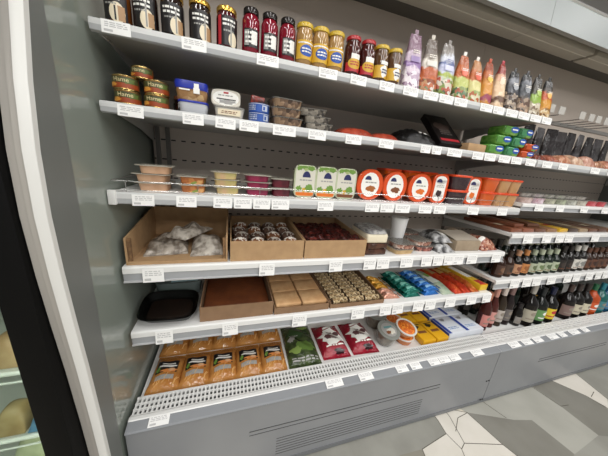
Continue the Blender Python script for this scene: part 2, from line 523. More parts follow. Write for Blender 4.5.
    c.add([(xs, y, z) for y, z in prof] + [(x1c, y, z) for y, z in prof], [(i, (i + 1) % k, k + (i + 1) % k, k + i) for i in range(k)], [1, 1, 2, 3, 4, 4, 4])
    c.add([(xs, y, z) for y, z in prof], [tuple(range(k))], 4); c.add([(x1c, y, z) for y, z in prof], [tuple(range(k))], 4)
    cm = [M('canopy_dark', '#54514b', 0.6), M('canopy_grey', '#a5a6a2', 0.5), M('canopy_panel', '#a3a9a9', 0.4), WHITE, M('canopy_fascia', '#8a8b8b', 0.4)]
    co = obj('canopy', c.mesh('canopy', cm), root)
    h = MB()
    runs = [(xs + .002, x1c)] if left_side else [(x0, x0 + .56), (x0 + .59, x1c)]
    for ha, hb in runs:
        h.rbox(ha, hb, 0.215, 0.327, 2.136, 2.184, 0.004)
        h.box(ha, hb, 0.250, 0.256, 2.1335, 2.1365, 1)
    obj('lamp_housing', h.mesh('lamp_housing', [M('lamp_housing_beige', '#aca79b', 0.45), M('lamp_trim', '#d8d4c8', 0.4)]), co)
    return root

cab1 = cabinet('display_cabinet', 'long open refrigerated cabinet with five shelves and a slotted grey base, left of the seam', 0.0, L1, [Z1, Z2, Z3, Z4, Z5], 1.1, Z3, True, False)
cab2 = cabinet('display_cabinet', 'open refrigerated cabinet holding the dark bottles, right of the seam', L1, L2, [Z2, T3, T4, T5], 1.3, None, False, True)

def side_wall():
    # insulated end wall: a glossy inner panel, a grey edge frame and a curved white rim
    p = MB().box(-0.040, -0.012, -0.163, BACKY + .03, 0.02, 2.30)
    obj('side_panel', p.mesh('side_panel', [SIDE]), cab1)
    rim = [(2.30, -.10), (1.95, -.155), (1.75, -.195), (1.605, -.222), (1.465, -.252), (1.339, -.270), (1.21, -.277), (1.076, -.274), (0.94, -.266), (.80, -.256), (.60, -.246), (.42, -.240), (.2, -.236), (0.02, -.235)]
    f = MB()
    for x0, x1 in ((-0.040, -0.008),):
        lp = [[(x0, -0.163, z), (x1, -0.163, z), (x1, y + .010, z), (x0, y + .010, z)] for z, y in rim]
        f.loft(lp, 0, smooth=False)
    obj('edge_frame', f.mesh('edge_frame', [FRAME]), cab1)
    r = MB()
    lp = []
    for z, y in rim:
        lp.append([(-0.006, y + .012, z), (-0.008, y + .002, z), (-0.012, y - .001, z), (-0.026, y - .002, z), (-0.0285, y + .003, z), (-0.038, y + .002, z), (-0.0405, y + .006, z), (-0.053, y + .005, z), (-0.0545, y + .03, z), (-0.040, y + .03, z)])
    r.loft(lp, 0)
    me = r.mesh('rim', [RIMW, RIMG])
    for p_ in me.polygons:
        c = p_.center
        if c.x < -0.0265: p_.material_index = 1
    obj('white_rim', me, cab1)
side_wall()

# hook rail with hanging tags at the back of the bottle cabinet's upper part
HB = obj('hook_bar', MB().box(L1 + 0.02, L2 - 0.02, 0.26, 0.28, 1.742, 1.762).mesh('hook_bar', [M('bar_steel', '#8c8985', 0.4, 0.5)]), cab2)
HOOKX = (2.06, 2.15, 2.345, 2.437, 2.512, 2.60, 2.70)
for x in HOOKX:
    hk = MB().tube([(x, 0.265, 1.752), (x, 0.13, 1.752), (x, 0.122, 1.762)], 0.003)
    h = obj('hook', hk.mesh('hook', [CHROME]), HB)
    obj('hook_ticket', MB().box(x - .026, x + .026, 0.117, 0.120, 1.752, 1.792).mesh('hook_ticket', [M('ticket_shade_grey', '#b5b2ac', .6)]), h)  # ticket paper greyed: the shade it hangs in is put into its colour

# ------------------------------------------------------------------ neighbouring fridge with a black frame
def left_fridge():
    root = obj('glass_door_fridge', None, None, (0, 0, 0))
    tag(root, 'black framed upright fridge with a glass door at the left edge of the photo', 'fridge')
    xr = -0.0555; xl = -0.80
    b = MB()
    b.box(xr - 0.03, xr, -0.225, 0.44, 0.0, 2.2); b.box(xl, xl + .03, -0.225, 0.44, 0.0, 2.2)
    b.box(xl + .03, xr - .03, 0.40, 0.44, 0.0, 2.2); b.box(xl + .03, xr - .03, -0.225, 0.40, 2.15, 2.2); b.box(xl + .03, xr - .03, -0.225, 0.40, 0.0, 0.12)
    obj('fridge_body', b.mesh('fridge_body', [BLACK]), root)
    l = MB().box(xl + .03, xr - .03, 0.385, 0.399, 0.12, 2.15)
    obj('liner', l.mesh('liner', [M('fridge_liner', '#d6d8c6', 0.5)]), root)
    d = MB()
    d.rbox(xr - 0.058, xr, -0.285, -0.227, 0.02, 2.2, .002); d.rbox(xl, xl + .07, -0.285, -0.227, 0.02, 2.2, .006)
    d.box(xl + .07, xr - .058, -0.28, -0.23, 2.1, 2.19); d.box(xl + .07, xr - .058, -0.28, -0.23, 0.03, 0.13)
    do = obj('door', d.mesh('door', [BLACK]), root)
    obj('pane', MB().box(xl + .068, xr - .056, -0.262, -0.256, 0.128, 2.102).mesh('pane', [film('door_glass', '#f2f7f2', .02, 1.25)]), do)
    for z in (0.30, 0.535, 0.765, 1.0, 1.3):
        s = MB()
        s.tube([(xl + .032, -0.20, z), (xr - .032, -0.20, z)], 0.006, 8); s.tube([(xl + .032, -0.20, z - .03), (xr - .032, -0.20, z - .03)], 0.003, 6)
        s.box(xl + .032, xr - .032, -0.197, 0.38, z - 0.006, z - .001)
        obj('fridge_shelf', s.mesh('fridge_shelf', [M('fridge_shelf_white', '#dcdedb', 0.3)]), root)
    obj('lamp_strip', MB().box(xr - .045, xr - .032, -0.222, -0.205, 0.2, 2.1).mesh('lamp_strip', [M('fridge_lamp', '#f4f7ea', 0.5, emit=9.0)]), root)
left_fridge()

# ------------------------------------------------------------------ kits of goods
def scrib(u0, v0, u1, v1, rows, mi, ly, seed=1, fill=0.75):
    """unreadable small print: short dashes in rows"""
    r = random.Random(seed); out = []
    h = (v1 - v0) / rows
    for k in range(rows):
        u = u0 + r.uniform(0, 0.08) * (u1 - u0)
        while u < u1 - 0.05 * (u1 - u0):
            w = r.uniform(0.10, 0.3) * (u1 - u0)
            out.append(('r', u, v0 + k * h + h * .25, min(u + w, u1), v0 + k * h + h * fill, mi, ly))
            u += w + 0.05 * (u1 - u0)
    return out
def on_cyl(r, off=0.0005, a0=0.0):
    def f(u, v, ly):
        a = u / r + a0; rr = r + .0008 + off * ly
        return (rr * math.sin(a), -rr * math.cos(a), v)
    return f
def on_front(y=0.0, off=0.0005):
    return lambda u, v, ly: (u, y - off * ly, v)
def on_top(z=0.0, off=0.0006):
    return lambda u, v, ly: (u, v, z + off * ly)

def jar_kit(name, cat, r, h, body, lid, lidh, label_mats, shapes, neck=None, bodyname='glass_jar'):
    neck = neck or r * 0.86
    b = MB().lathe([(r * .9, 0), (r, .004), (r, h * .72), (r * .97, h * .78), (neck, h * .86), (neck, h - lidh)], 22)
    l = MB().lathe([(neck + .001, h - lidh), (neck + .003, h - lidh + .001), (neck + .003, h - .003), (neck + .001, h), (neck * .8, h - .001)], 22)
    a = MB().art(shapes, on_cyl(r))
    return Kit(name, cat, [(bodyname, b.mesh(name, [body]), None), ('lid', l.mesh('lid', [lid]), None), ('label', a.mesh('label', label_mats), None)])

GJ = dict(rough=0.06, coat=0.6)
LM = [PBLACK, PWHITE, PCREAM, PORANGE, PRED, PYEL, PBLUE, PNAVY, PGREEN, PBROWN, PGREY, M('print_tan', '#b08a62', .4)]
#      0       1       2       3        4     5     6      7      8       9       10
r = .0315
jar_dark = jar_kit('sauce_jar', 'jar', r, .115, M('dark_sauce_glass', '#241511', **GJ), GOLD, .014, LM,
    [('r', -.034, .012, .034, .085, 0, 1)] + scrib(-.024, .056, .02, .078, 2, 1, 2, 3) + scrib(-.02, .045, .012, .053, 1, 10, 2, 4) + [('e', .012, .030, .017, .024, 2, 2), ('r', .014, .012, .028, .046, 11, 3), ('r', .008, .012, .012, .07, 10, 3)])
jar_amber = jar_kit('sauce_jar', 'jar', r, .115, M('amber_sauce_glass', '#6b3a18', **GJ), GOLD, .014, LM,
    [('r', -.030, .012, .034, .085, 0, 1)] + scrib(-.024, .056, .02, .078, 2, 1, 2, 5) + scrib(-.02, .045, .012, .053, 1, 10, 2, 6) + [('e', .010, .030, .018, .024, 2, 2), ('r', .012, .012, .027, .046, 11, 3), ('r', .004, .012, .008, .045, 0, 3), ('r', -.0395, .012, -.033, .09, 5, 1)])
jar_plum = jar_kit('sauce_jar', 'jar', r, .115, M('plum_sauce_glass', '#4a1019', **GJ), GOLD, .014, LM,
    [('r', -.020, .012, .034, .088, 0, 1), ('r', -.03, .012, -.020, .088, 4, 1)] + scrib(-.016, .060, .022, .082, 2, 1, 2, 8) + scrib(-.014, .045, .016, .054, 1, 10, 2, 9) + [('e', .014, .028, .013, .020, 2, 2), ('r', .006, .012, .010, .07, 10, 3)])
jar_red = jar_kit('red_sauce_bottle', 'bottle', .028, .132, M('beet_red_glass', '#7d0f24', **GJ), M('black_cap', '#26211f', .2, .3), .018, LM,
    [('r', -.022, .022, .026, .072, 0, 1), ('r', -.020, .026, -.006, .068, 10, 2), ('r', .002, .03, .020, .066, 1, 2)] + scrib(-.018, .030, .02, .066, 3, 1, 3, 11) , neck=.021, bodyname='glass_bottle')
jar_must = jar_kit('mustard_jar', 'jar', .0295, .130, M('mustard_glass', '#a9844f', **GJ), M('yellow_lid', '#c9a932', .3), .014, LM,
    [('r', -.036, .022, .036, .078, 5, 1), ('e', .002, .048, .023, .017, 6, 2)] + scrib(-.016, .040, .018, .057, 2, 1, 3, 12) + [('r', -.03, .068, .03, .072, 1, 2)], neck=.026)
jar_rcap = jar_kit('ketchup_jar', 'jar', .030, .132, M('dark_red_glass', '#451914', **GJ), M('red_lid', '#a81f24', .3), .013, LM,
    [('r', -.034, .018, .034, .046, 4, 1), ('e', .0, .044, .026, .018, 5, 2), ('r', -.016, .058, .018, .074, 1, 2)] + scrib(-.018, .036, .018, .052, 2, 4, 3, 13), neck=.024)
jar_ycap = jar_kit('sauce_jar', 'jar', .0295, .128, M('brown_sauce_glass', '#5a3d24', **GJ), M('yellow_lid', '#c9a932', .3), .013, LM,
    [('r', -.036, .018, .036, .060, 5, 1), ('b', .006, .040, .018, .020, 1, 2), ('r', -.012, .062, .020, .074, 1, 2)] + scrib(-.006, .032, .02, .05, 2, 7, 3, 14), neck=.025)

YJ = 0.052
g = 'jars on the top shelf'
put(jar_amber, 'amber sauce jar at the far left end of the top shelf', (.051, YJ, Z1), R(-8), g)
put(jar_dark, 'dark sauce jar second from the left end of the top shelf', (.118, YJ, Z1), R(-4), g)
put(jar_dark, 'dark sauce jar third from the left end of the top shelf', (.187, YJ, Z1), R(6), g)
put(jar_dark, 'black labelled jar with a gold lid, fourth from the left end of the top shelf', (.262, YJ, Z1), R(10), g)
put(jar_plum, 'plum red jar with a gold lid just left of the three red bottles', (.339, YJ, Z1), R(8), g)
for i, x in enumerate((.413, .473, .533)):
    put(jar_red, '%s of the three beet red bottles on the top shelf' % ('left one', 'middle one', 'right one')[i], (x, YJ, Z1), R(4 * i - 3), 'beet red bottles')
for i, x in enumerate((.593, .652, .711)):
    put(jar_must, '%s of the three yellow lidded mustard jars with a blue oval on the label' % ('left one', 'middle one', 'right one')[i], (x, YJ, Z1), R(5 - 6 * i), 'mustard jars')
for i, x in enumerate((.779, .841)):
    put(jar_rcap, '%s of the two red lidded ketchup jars beside the mustard jars' % ('left', 'right')[i], (x, YJ, Z1), R(3 - 4 * i), 'ketchup jars')
for i, x in enumerate((.900, .960)):
    put(jar_ycap, '%s of the two brown sauce jars with yellow lids beside the purple snack bag' % ('left', 'right')[i], (x, YJ, Z1), R(3 - 4 * i), 'brown sauce jars')

# ---- tall snack bags on the top shelf
def bag_mesh(w, d, h, wt, seed, lean=0.0):
    rr = random.Random(seed)
    zs = [0, .012, .05, .09, .13, .155, .18, .2]
    loops = []
    for i, q in enumerate(zs):
        t = q / .2
        ww = w + (wt - w) * max(0, (t - .40) / .60) ** 1.1
        dd = d * (1 - t) ** .6 + .004
        lp = se(ww * (0.96 if i == 0 else 1), dd * (.9 if i == 0 else 1), 2.6, 20, h * t)
        jx = rr.uniform(-.002, .002) if 0 < i < 7 else 0
        lp = [(x + jx + lean * t + rr.uniform(-.0012, .0012), y + lean * .15 * t + d * .25 * t + rr.uniform(-.0012, .0012), z) for x, y, z in lp]
        loops.append(lp)
    return MB().loft(loops)
BAGS = [  # x, w, h, wt, stops, contents, cz, tab, label
    (1.050, .066, .205, .030, [(0, '#d8c9d6'), (.085, '#8a6aa0'), (.11, '#c9b7c8'), (.14, '#8e7484')], ['#e6dde4', '#b9a3b8', '#efe9ee', '#8b6f88'], .07, '#8e7484', 'purple and lilac snack bag, leftmost of the tall bags on the top shelf'),
    (1.132, .070, .205, .026, [(0, '#c96a35'), (.06, '#b35a30'), (.10, '#d9d2c6'), (.13, '#8e857c'), (.15, '#746a63')], ['#b8643a', '#8a4428', '#c09068', '#d8d0c4', '#5a6b3c'], .055, '#c9c2b6', 'brown and orange snack bag with a white band, second of the tall bags'),
    (1.221, .072, .205, .034, [(0, '#cfd0d2'), (.075, '#9fae4a'), (.095, '#c4c8e0'), (.12, '#5c6a9a'), (.135, '#d5d8e2'), (.165, '#8b8580')], ['#b0523c', '#d8d0bc', '#7f924a', '#e0dcd4', '#4f5a3a'], .07, '#8b8580', 'white, lilac and blue snack bag with red and green food, third of the tall bags'),
    (1.312, .066, .182, .024, [(0, '#4c7a3a'), (.05, '#b9c06a'), (.095, '#bc6434'), (.14, '#a85a34')], ['#4a6840', '#8a9a5c', '#a8583a', '#cfc8ac'], .055, '#e8e4dc', 'green and orange snack bag with a pale tab, left one of two'),
    (1.390, .066, .178, .024, [(0, '#a8b24a'), (.05, '#d6cf8f'), (.095, '#bc6838'), (.135, '#b8845a')], ['#cfc8a4', '#8f9e5a', '#b0603c', '#d8d2bc'], .05, '#e8e4dc', 'pale green and orange snack bag with a pale tab, right one of two'),
    (1.463, .060, .185, .022, [(0, '#c48a34'), (.02, '#984458'), (.045, '#cc8c38'), (.115, '#b86432'), (.15, '#94482c')], None, 0, '#b04a2a', 'bright orange narrow snack bag with a crimson patch near its base'),
    (1.541, .062, .192, .018, [(0, '#e0c4a2'), (.025, '#6b5040'), (.055, '#e4c8a6'), (.12, '#d8a98c'), (.15, '#8f3c34')], None, 0, '#a8303a', 'peach snack bag with a brown square, red at its narrow top'),
    (1.632, .074, .178, .030, [(0, '#5a5048'), (.08, '#4a4c52'), (.12, '#7d8088'), (.15, '#3a3a3c')], ['#8a7a6c', '#4d4038', '#b8a894', '#2f2a28'], .08, '#4a4a4c', 'clear and black crinkled bag of brown snacks, left one of two'),
    (1.717, .070, .182, .030, [(0, '#5a5048'), (.08, '#45484d'), (.13, '#6a6d74'), (.155, '#353537')], ['#94806c', '#5b4438', '#b89a80', '#3a302c'], .075, '#4a4a4c', 'clear and black crinkled bag of brown snacks, right one of two'),
    (1.800, .068, .182, .028, [(0, '#9a917e'), (.065, '#8fae4a'), (.11, '#4a4640'), (.15, '#3b3836')], ['#b3a48c', '#d6ccb8', '#7d6a55', '#e4ddcc'], .065, '#3b3836', 'clear snack bag with a light green label and dark top'),
    (1.880, .064, .182, .026, [(0, '#a8702c'), (.05, '#cc9034'), (.09, '#bc5834'), (.125, '#4a4440'), (.15, '#2c2a2a')], ['#c8a878', '#8f6a40', '#e0d0b0', '#6d4c30'], .045, '#2c2a2a', 'orange and red snack bag with a black top, last on the top shelf'),
]
for i, (x, w, h, wt, st, ct, cz, tabc, lab) in enumerate(BAGS):
    w *= 1.22 if i < 5 else 1.14; wt = wt * 1.6
    m = bands('snack_film_%d' % i, st, ct, cz)
    me = bag_mesh(w, .055, h, wt, 20 + i).mesh('bag_film', [m])
    tm = MB().rbox(-.008, .008, .055 * .25 - .0015, .055 * .25 + .0015, h - .004, h + .016, .001).mesh('hang_tab', [M('tab_' + tabc[1:], tabc, .4)])
    sh = [('r', -w * .28, h * .50, w * .24, h * .60, 0, 1)] if i in (0, 1, 2) else [('b', 0, h * .62, w * .22, h * .08, 0, 1)]
    def ff(u, v, ly, w=w, h=h, d=.055):
        t = v / h
        dd = d * (1 - t) ** .6 + .004
        return (u, d * .25 * t - dd / 2 * (1 - (abs(u) / (w * .55)) ** 2.6) ** .38 - .0016 - .0005 * ly, v)
    pm = MB().art(sh + scrib(-w * .2, h * .65, w * .2, h * .72, 2, 1, 2, 40 + i), ff).mesh('front_print', [M('bagprint_%d' % i, ['#9b86b4', '#e2ded6', '#c9cbe6', '#d8552c', '#d8552c', '#e8c04a', '#f0dcc4', '#8f9298', '#777a80', '#a8c25a', '#e4b04a'][i], .3), M('bagprint2_%d' % i, '#ece6dc' if i not in (2,) else '#3a4a8a', .3)])
    put(Kit('snack_bag', 'snack bag', [('bag_film', me, None), ('hang_tab', tm, None), ('front_print', pm, None)]), lab, (x, .05, Z1), R(rnd.uniform(-6, 6)), 'tall snack bags on the top shelf')

# ---- shelf two: cans, tubs, trays, black packs, green packs
def text_on(mapper, txt, size, z, mat):
    cu = bpy.data.curves.new('lettering', 'FONT'); cu.body = txt; cu.size = size; cu.align_x = 'CENTER'
    cu.resolution_u = 2
    ob = bpy.data.objects.new('lettering', cu)
    COL.objects.link(ob)
    dg = bpy.context.evaluated_depsgraph_get()
    me = bpy.data.meshes.new_from_object(ob.evaluated_get(dg))
    vs = [mapper(v.co.x, z + v.co.y, 3) for v in me.vertices]
    fs = [tuple(p.vertices) for p in me.polygons]
    bpy.data.objects.remove(ob); bpy.data.curves.remove(cu); bpy.data.meshes.remove(me)
    return vs, fs
def can_kit(r, h, nm):
    b = MB().lathe([(r * .94, 0), (r, .002), (r * .985, .004), (r * .985, h - .004), (r, h - .002), (r * .97, h), (r * .9, h - .003), (.001, h - .003)], 24, [1, 1, 0, 1, 1, 1, 1], caps=(True, False))
    f = on_cyl(r * .985)
    a = MB().art([('r', -r * 1.4, .005, r * 1.4, h * .45, 0, 1), ('r', -r * 1.4, h * .45, r * 1.4, h - .005, 1, 1), ('b', -r * .7, h * .3, r * .4, h * .14, 2, 2), ('b', r * .6, h * .6, r * .45, h * .2, 4, 2)], f)
    vs, fs = text_on(f, 'Hame', h * .42, h * .52, None)
    a.add(vs, fs, 3)
    return Kit('pate_can', 'can', [('can_body', b.mesh('can_body', [M('can_copper', '#b4632c', .3, .5), M('can_metal', '#c0a468', .25, .9)]), None),
                                   ('label', a.mesh('label', [M('can_orange', '#9a441f', .35), M('can_green', '#4a4a28', .35), M('can_gold', '#d9983e', .35), M('can_cream_text', '#e6d6a4', .4), M('can_leaf', '#5d6e34', .35)]), None)])
can = can_kit(.0335, .0385, 'a')
gc = 'green and orange cans stacked at the left of the second shelf'
put(can, 'bottom can of the left stack of green and orange cans', (.053, .05, Z2), R(5), gc)
put(can, 'upper can of the left stack of green and orange cans', (.051, .05, Z2 + .0385), R(-4), gc)
put(can, 'bottom can of the right stack of green and orange cans', (.130, .05, Z2), R(-3), gc)
put(can, 'upper can of the right stack of green and orange cans', (.132, .05, Z2 + .0385), R(6), gc)
can_s = can_kit(.0285, .033, 'b')
put(can_s, 'smaller red and green can lying on top of the two can stacks', (.095, .056, Z2 + .077), R(-8), gc)
put(Kit('small_jar', 'jar', [('glass_jar', MB().lathe([(.018, 0), (.02, .003), (.02, .03), (.016, .036), (.016, .044)], 18).mesh('glass_jar', [M('dark_sauce_glass', '#241511')]), None), ('lid', MB().lathe([(.0165, .044), (.018, .045), (.018, .054), (.015, .055)], 18).mesh('lid', [PBROWN]), None)]), 'small dark brown jar between the green cans and the blue lidded tub', (.186, .10, Z2))

def tub(w, d, h, taper, lidh, bm, lm, p=5, over=.004, lidname='lid'):
    b = MB().loft([se(w * taper * .96, d * taper * .94, p, 28, 0), se(w * taper, d * taper, p, 28, .003), se(w, d, p, 28, h - lidh)])
    l = MB().loft([se(w + over, d + over, p, 28, h - lidh), se(w + over * 1.4, d + over * 1.4, p, 28, h - lidh * .5), se(w + over, d + over, p, 28, h)])
    return b.mesh('tub_body', [bm]), l.mesh(lidname, [lm])
FISH = crumbs('fish_pieces', ['#b08a5c', '#8f6a42', '#c9a878', '#a37a4e'], 55)
b_, l_ = tub(.092, .09, .054, .9, .022, FISH, M('royal_blue_lid', '#1d2f9c', .3))
a_ = MB().art([('r', .006, -.046 * 0 + .020, .024, .036, 1, 1), ('r', .008, .036, .022, .048, 1, 1), ('r', -.034, .026, -.004, .030, 1, 1)], on_front(-.0472)).mesh('label', LM)
put(Kit('plastic_tub', 'tub', [('tub_body', b_, None), ('lid', l_, None, 'royal blue lid'), ('label', a_, None, 'white printed patch')]), 'clear tub of tan food with a royal blue lid on the pale grey tub', (.232, .06, Z2 + .036), R(3), 'plastic tubs on the second shelf')
b_, l_ = tub(.086, .09, .0355, .92, .006, M('pale_grey_tub', '#c9ccd2', .35), M('royal_blue_lid', '#1d2f9c', .3))
put(Kit('plastic_tub', 'tub', [('tub_body', b_, None), ('lid', l_, None)]), 'pale grey tub beneath the tub with the royal blue lid', (.236, .06, Z2), R(2), 'plastic tubs on the second shelf')
# white tubs
b_, l_ = tub(.095, .07, .036, .9, .006, M('white_tub', '#cfc9bf', .4), CLEARD)
a_ = MB().art([('r', -.036, .008, .036, .026, 2, 1)] + scrib(-.028, .012, .026, .022, 2, 9, 2, 50), on_front(-.0352)).mesh('label', LM)
put(Kit('plastic_tub', 'tub', [('tub_body', b_, None), ('lid', l_, None), ('label', a_, None)]), 'low cream tub with a paper band, below the upright white lidded tub', (.348, .055, Z2), R(-2), 'plastic tubs on the second shelf')
def stand(w, h, depth, body, lidm, shapes, lidt=.006, taper=.86, p=4.5, over=.006, mats=LM, inset=None):
    """a tub stood on its edge with the lid facing the shopper; origin at the bottom centre"""
    X = Matrix.Translation((0, 0, h / 2)) @ Matrix.Rotation(R(90), 4, 'X')
    b = MB().loft([se(w * taper * .95, h * taper * .95, p, 32, -depth), se(w * taper, h * taper, p, 32, -depth + .004), se(w - over, h - over, p, 32, 0)], X=X)
    l = MB().loft([se(w, h, p, 32, -lidt * .5), se(w, h, p, 32, lidt * .5), se(w - .006, h - .006, p, 32, lidt * .8), se(w - .014, h - .014, p, 32, lidt * .55)], X=X)
    f = lambda u, v, ly: (u, -lidt * .62 - .0004 * ly, h / 2 + v)
    a = MB().art(shapes, f)
    return [('tub_body', b.mesh('tub_body', [body]), None), ('lid', l.mesh('lid', [lidm]), None), ('label', a.mesh('label', mats), None)]
lab = [('e', 0, 0, .042, .024, 1, 1), ('r', -.030, -.006, .032, -.002, 0, 2), ('b', .004, -.012, .030, .007, 10, 2), ('r', -.008, .014, .008, .020, 4, 2)] + scrib(-.026, .004, .026, .012, 1, 10, 2, 51)
put(Kit('plastic_tub', 'tub', stand(.094, .056, .035, M('smoky_tub', '#8f8a80', .15, alpha=.7), M('ivory_lid', '#d8d3c6', .35), lab, p=4)), 'tub on edge showing a white lid with a dark stripe, above the cream tub', (.336, .048, Z2 + .0362), R(-3), 'plastic tubs on the second shelf', rot=(R(-12), 0, R(-3)))
# blue cans
b_ = MB().lathe([(.033, 0), (.0355, .002), (.0355, .027), (.0365, .028), (.0365, .0295), (.033, .030)], 24)
a_ = MB().art(scrib(-.045, .006, -.012, .024, 3, 1, 1, 52) + [('r', .004, .006, .03, .024, 1, 1), ('r', .008, .009, .026, .020, 0, 2)], on_cyl(.0355))
bc = Kit('blue_can', 'can', [('can_body', b_.mesh('can_body', [M('can_blue', '#2f57a8', .35)]), None), ('label', a_.mesh('label', [PWHITE, PBLUE]), None)])
bc.parts[1] = ('label', MB().art(scrib(-.045, .006, -.012, .024, 3, 0, 1, 52) + [('r', .010, .006, .03, .024, 0, 1), ('r', .013, .009, .020, .020, 1, 2), ('r', -.05, .0265, .05, .0285, 0, 1)], on_cyl(.0357)).mesh('label', [M('can_print_white', '#c4ccda', .4), PBLUE]), None)
put(bc, 'lower of the two stacked blue cans with white print', (.447, .052, Z2), R(4), 'blue cans')
put(bc, 'upper of the two stacked blue cans with white print', (.447, .052, Z2 + .03), R(-5), 'blue cans')
rp = MB().rbox(-.024, .024, -.012, .012, 0, .026, .004)
put(Kit('small_red_pack', 'pack', [('wrapper', rp.mesh('wrapper', [M('red_dark_film', '#8f2f22', .25, noise='#3a2420', nscale=60)]), None)]), 'small dark red pack resting on the two blue cans', (.440, .055, Z2 + .0602), 0, None, rot=(0, R(6), 0))

def tray_kit(w, d, h, food, lid=CLEARD, flare=1.25, lidt=.003, nm='food_tray'):
    b = MB().loft([se(w * .92, d * .92, 6, 24, 0), se(w, d, 6, 24, h - lidt)])
    l = MB().loft([se(w * flare, d * (1 + (flare - 1) * .6), 6, 24, h - lidt), se(w * flare, d * (1 + (flare - 1) * .6), 6, 24, h), ])
    l.loft([se(w * .8, d * .8, 5, 20, h), se(w * .74, d * .74, 5, 20, h + .0012)])
    return Kit(nm, 'food tray', [('tray', b.mesh('tray', [food]), None), ('lid', l.mesh('lid', [lid]), None)])
SMK = M('smoky_clear_lid', '#8e8b84', .08, alpha=.5)
tk = tray_kit(.108, .10, .028, crumbs('brown_snack', ['#6b5544', '#8f755c', '#4b3a30', '#a08a70'], 70, .3), SMK, 1.06)
for k in range(3):
    put(tk, '%s clear tray of brown food in the stack right of the blue cans' % ('bottom', 'middle', 'top')[k], (.548 - .004 * k, .065, Z2 + k * .0295), R((3, -4, 6)[k]), 'clear trays on the second shelf')
tk2 = tray_kit(.108, .10, .024, crumbs('grey_snack', ['#5d5750', '#8c857a', '#3f3b37', '#a79f92'], 80, .3), SMK, 1.06)
for k in range(3):
    put(tk2, '%s clear tray of greyish food in the stack beside the red vacuum packs' % ('bottom', 'middle', 'top')[k], (.668 + (.004, -.006, -.016)[k], .070 + .01 * k, Z2 + k * .0255), R((-3, 5, -10)[k]), 'clear trays on the second shelf')
def pillow(w, l, h, seed=0, amp=.003, seal=.012, nx=12, ny=16, px=2.6, bottom=0.0):
    rr = random.Random(seed)
    ph = [(rr.uniform(20, 90), rr.uniform(20, 90), rr.uniform(0, 6.28), rr.uniform(.3, 1)) for _ in range(6)]
    def hf(x, y):
        u = min(1, abs(x) / (w / 2)); v = min(1, abs(y) / (l / 2 - seal))
        if abs(y) >= l / 2 - seal: base = 0
        else: base = h * (1 - u ** px) ** .55 * (1 - v ** 3.2) ** .5
        n = sum(a * math.sin(fx * x + fy * y + p) for fx, fy, p, a in ph) * amp * .4
        return bottom + .0016 + base + max(-base * .4, n * (0.35 + .65 * min(1, base / h)))
    v = []; f = []
    xs = [-w / 2 + w * i / nx for i in range(nx + 1)]; ys = [-l / 2 + l * j / ny for j in range(ny + 1)]
    for y in ys:
        for x in xs: v.append((x, y, hf(x, y)))
    o = len(v)
    for y in ys:
        for x in xs: v.append((x, y, bottom))
    N = nx + 1
    for j in range(ny):
        for i in range(nx):
            a = j * N + i
            f.append((a, a + 1, a + N + 1, a + N)); f.append((o + a + N, o + a + N + 1, o + a + 1, o + a))
    for i in range(nx):
        f.append((i + 1, i, o + i, o + i + 1)); a = ny * N + i; f.append((a, a + 1, o + a + 1, o + a))
    for j in range(ny):
        a = j * N; f.append((a, a + N, o + a + N, o + a)); a = j * N + nx; f.append((a + N, a, o + a, o + a + N))
    mb = MB(); mb.add(v, f, 0, True)
    return mb, hf
mb, hf = pillow(.16, .12, .030, 3, .004)
vac = Kit('vacuum_pack', 'vacuum pack', [('film', mb.mesh('film', [M('salmon_film', '#ad4a34', .15, noise='#8f3522', nscale=25, bump=.4)]), None)])
put(vac, 'orange red vacuum pack of fish lying right of the clear trays', (.835, .075, Z2), R(3), 'red vacuum packs of fish')
put(vac, 'paler red vacuum pack of fish beside the black crinkled bag', (.974, .075, Z2), R(-2), 'red vacuum packs of fish', scale=(.8, .9, .85))
mb, hf = pillow(.22, .16, .058, 5, .010, px=2.0)
BLKF = M('black_crinkled_film', '#0c0b0c', .2, spec=.3, noise='#1a191a', nscale=18, bump=1.0, bscale=35)
art = MB().art([('b', .03, -.01, .020, .018, 0, 1), ('b', .062, -.03, .018, .012, 0, 1), ('b', .0, .03, .016, .012, 0, 1)], lambda u, v, ly: (u, v, hf(u, v) + .001 * ly))
put(Kit('crinkled_bag', 'bag', [('film', mb.mesh('film', [BLKF]), None), ('print', art.mesh('print', [PWHITE, PYEL]), None)]), 'black crinkled bag with white patches lying left of the tilted black box', (1.150, .11, Z2), R(-2))
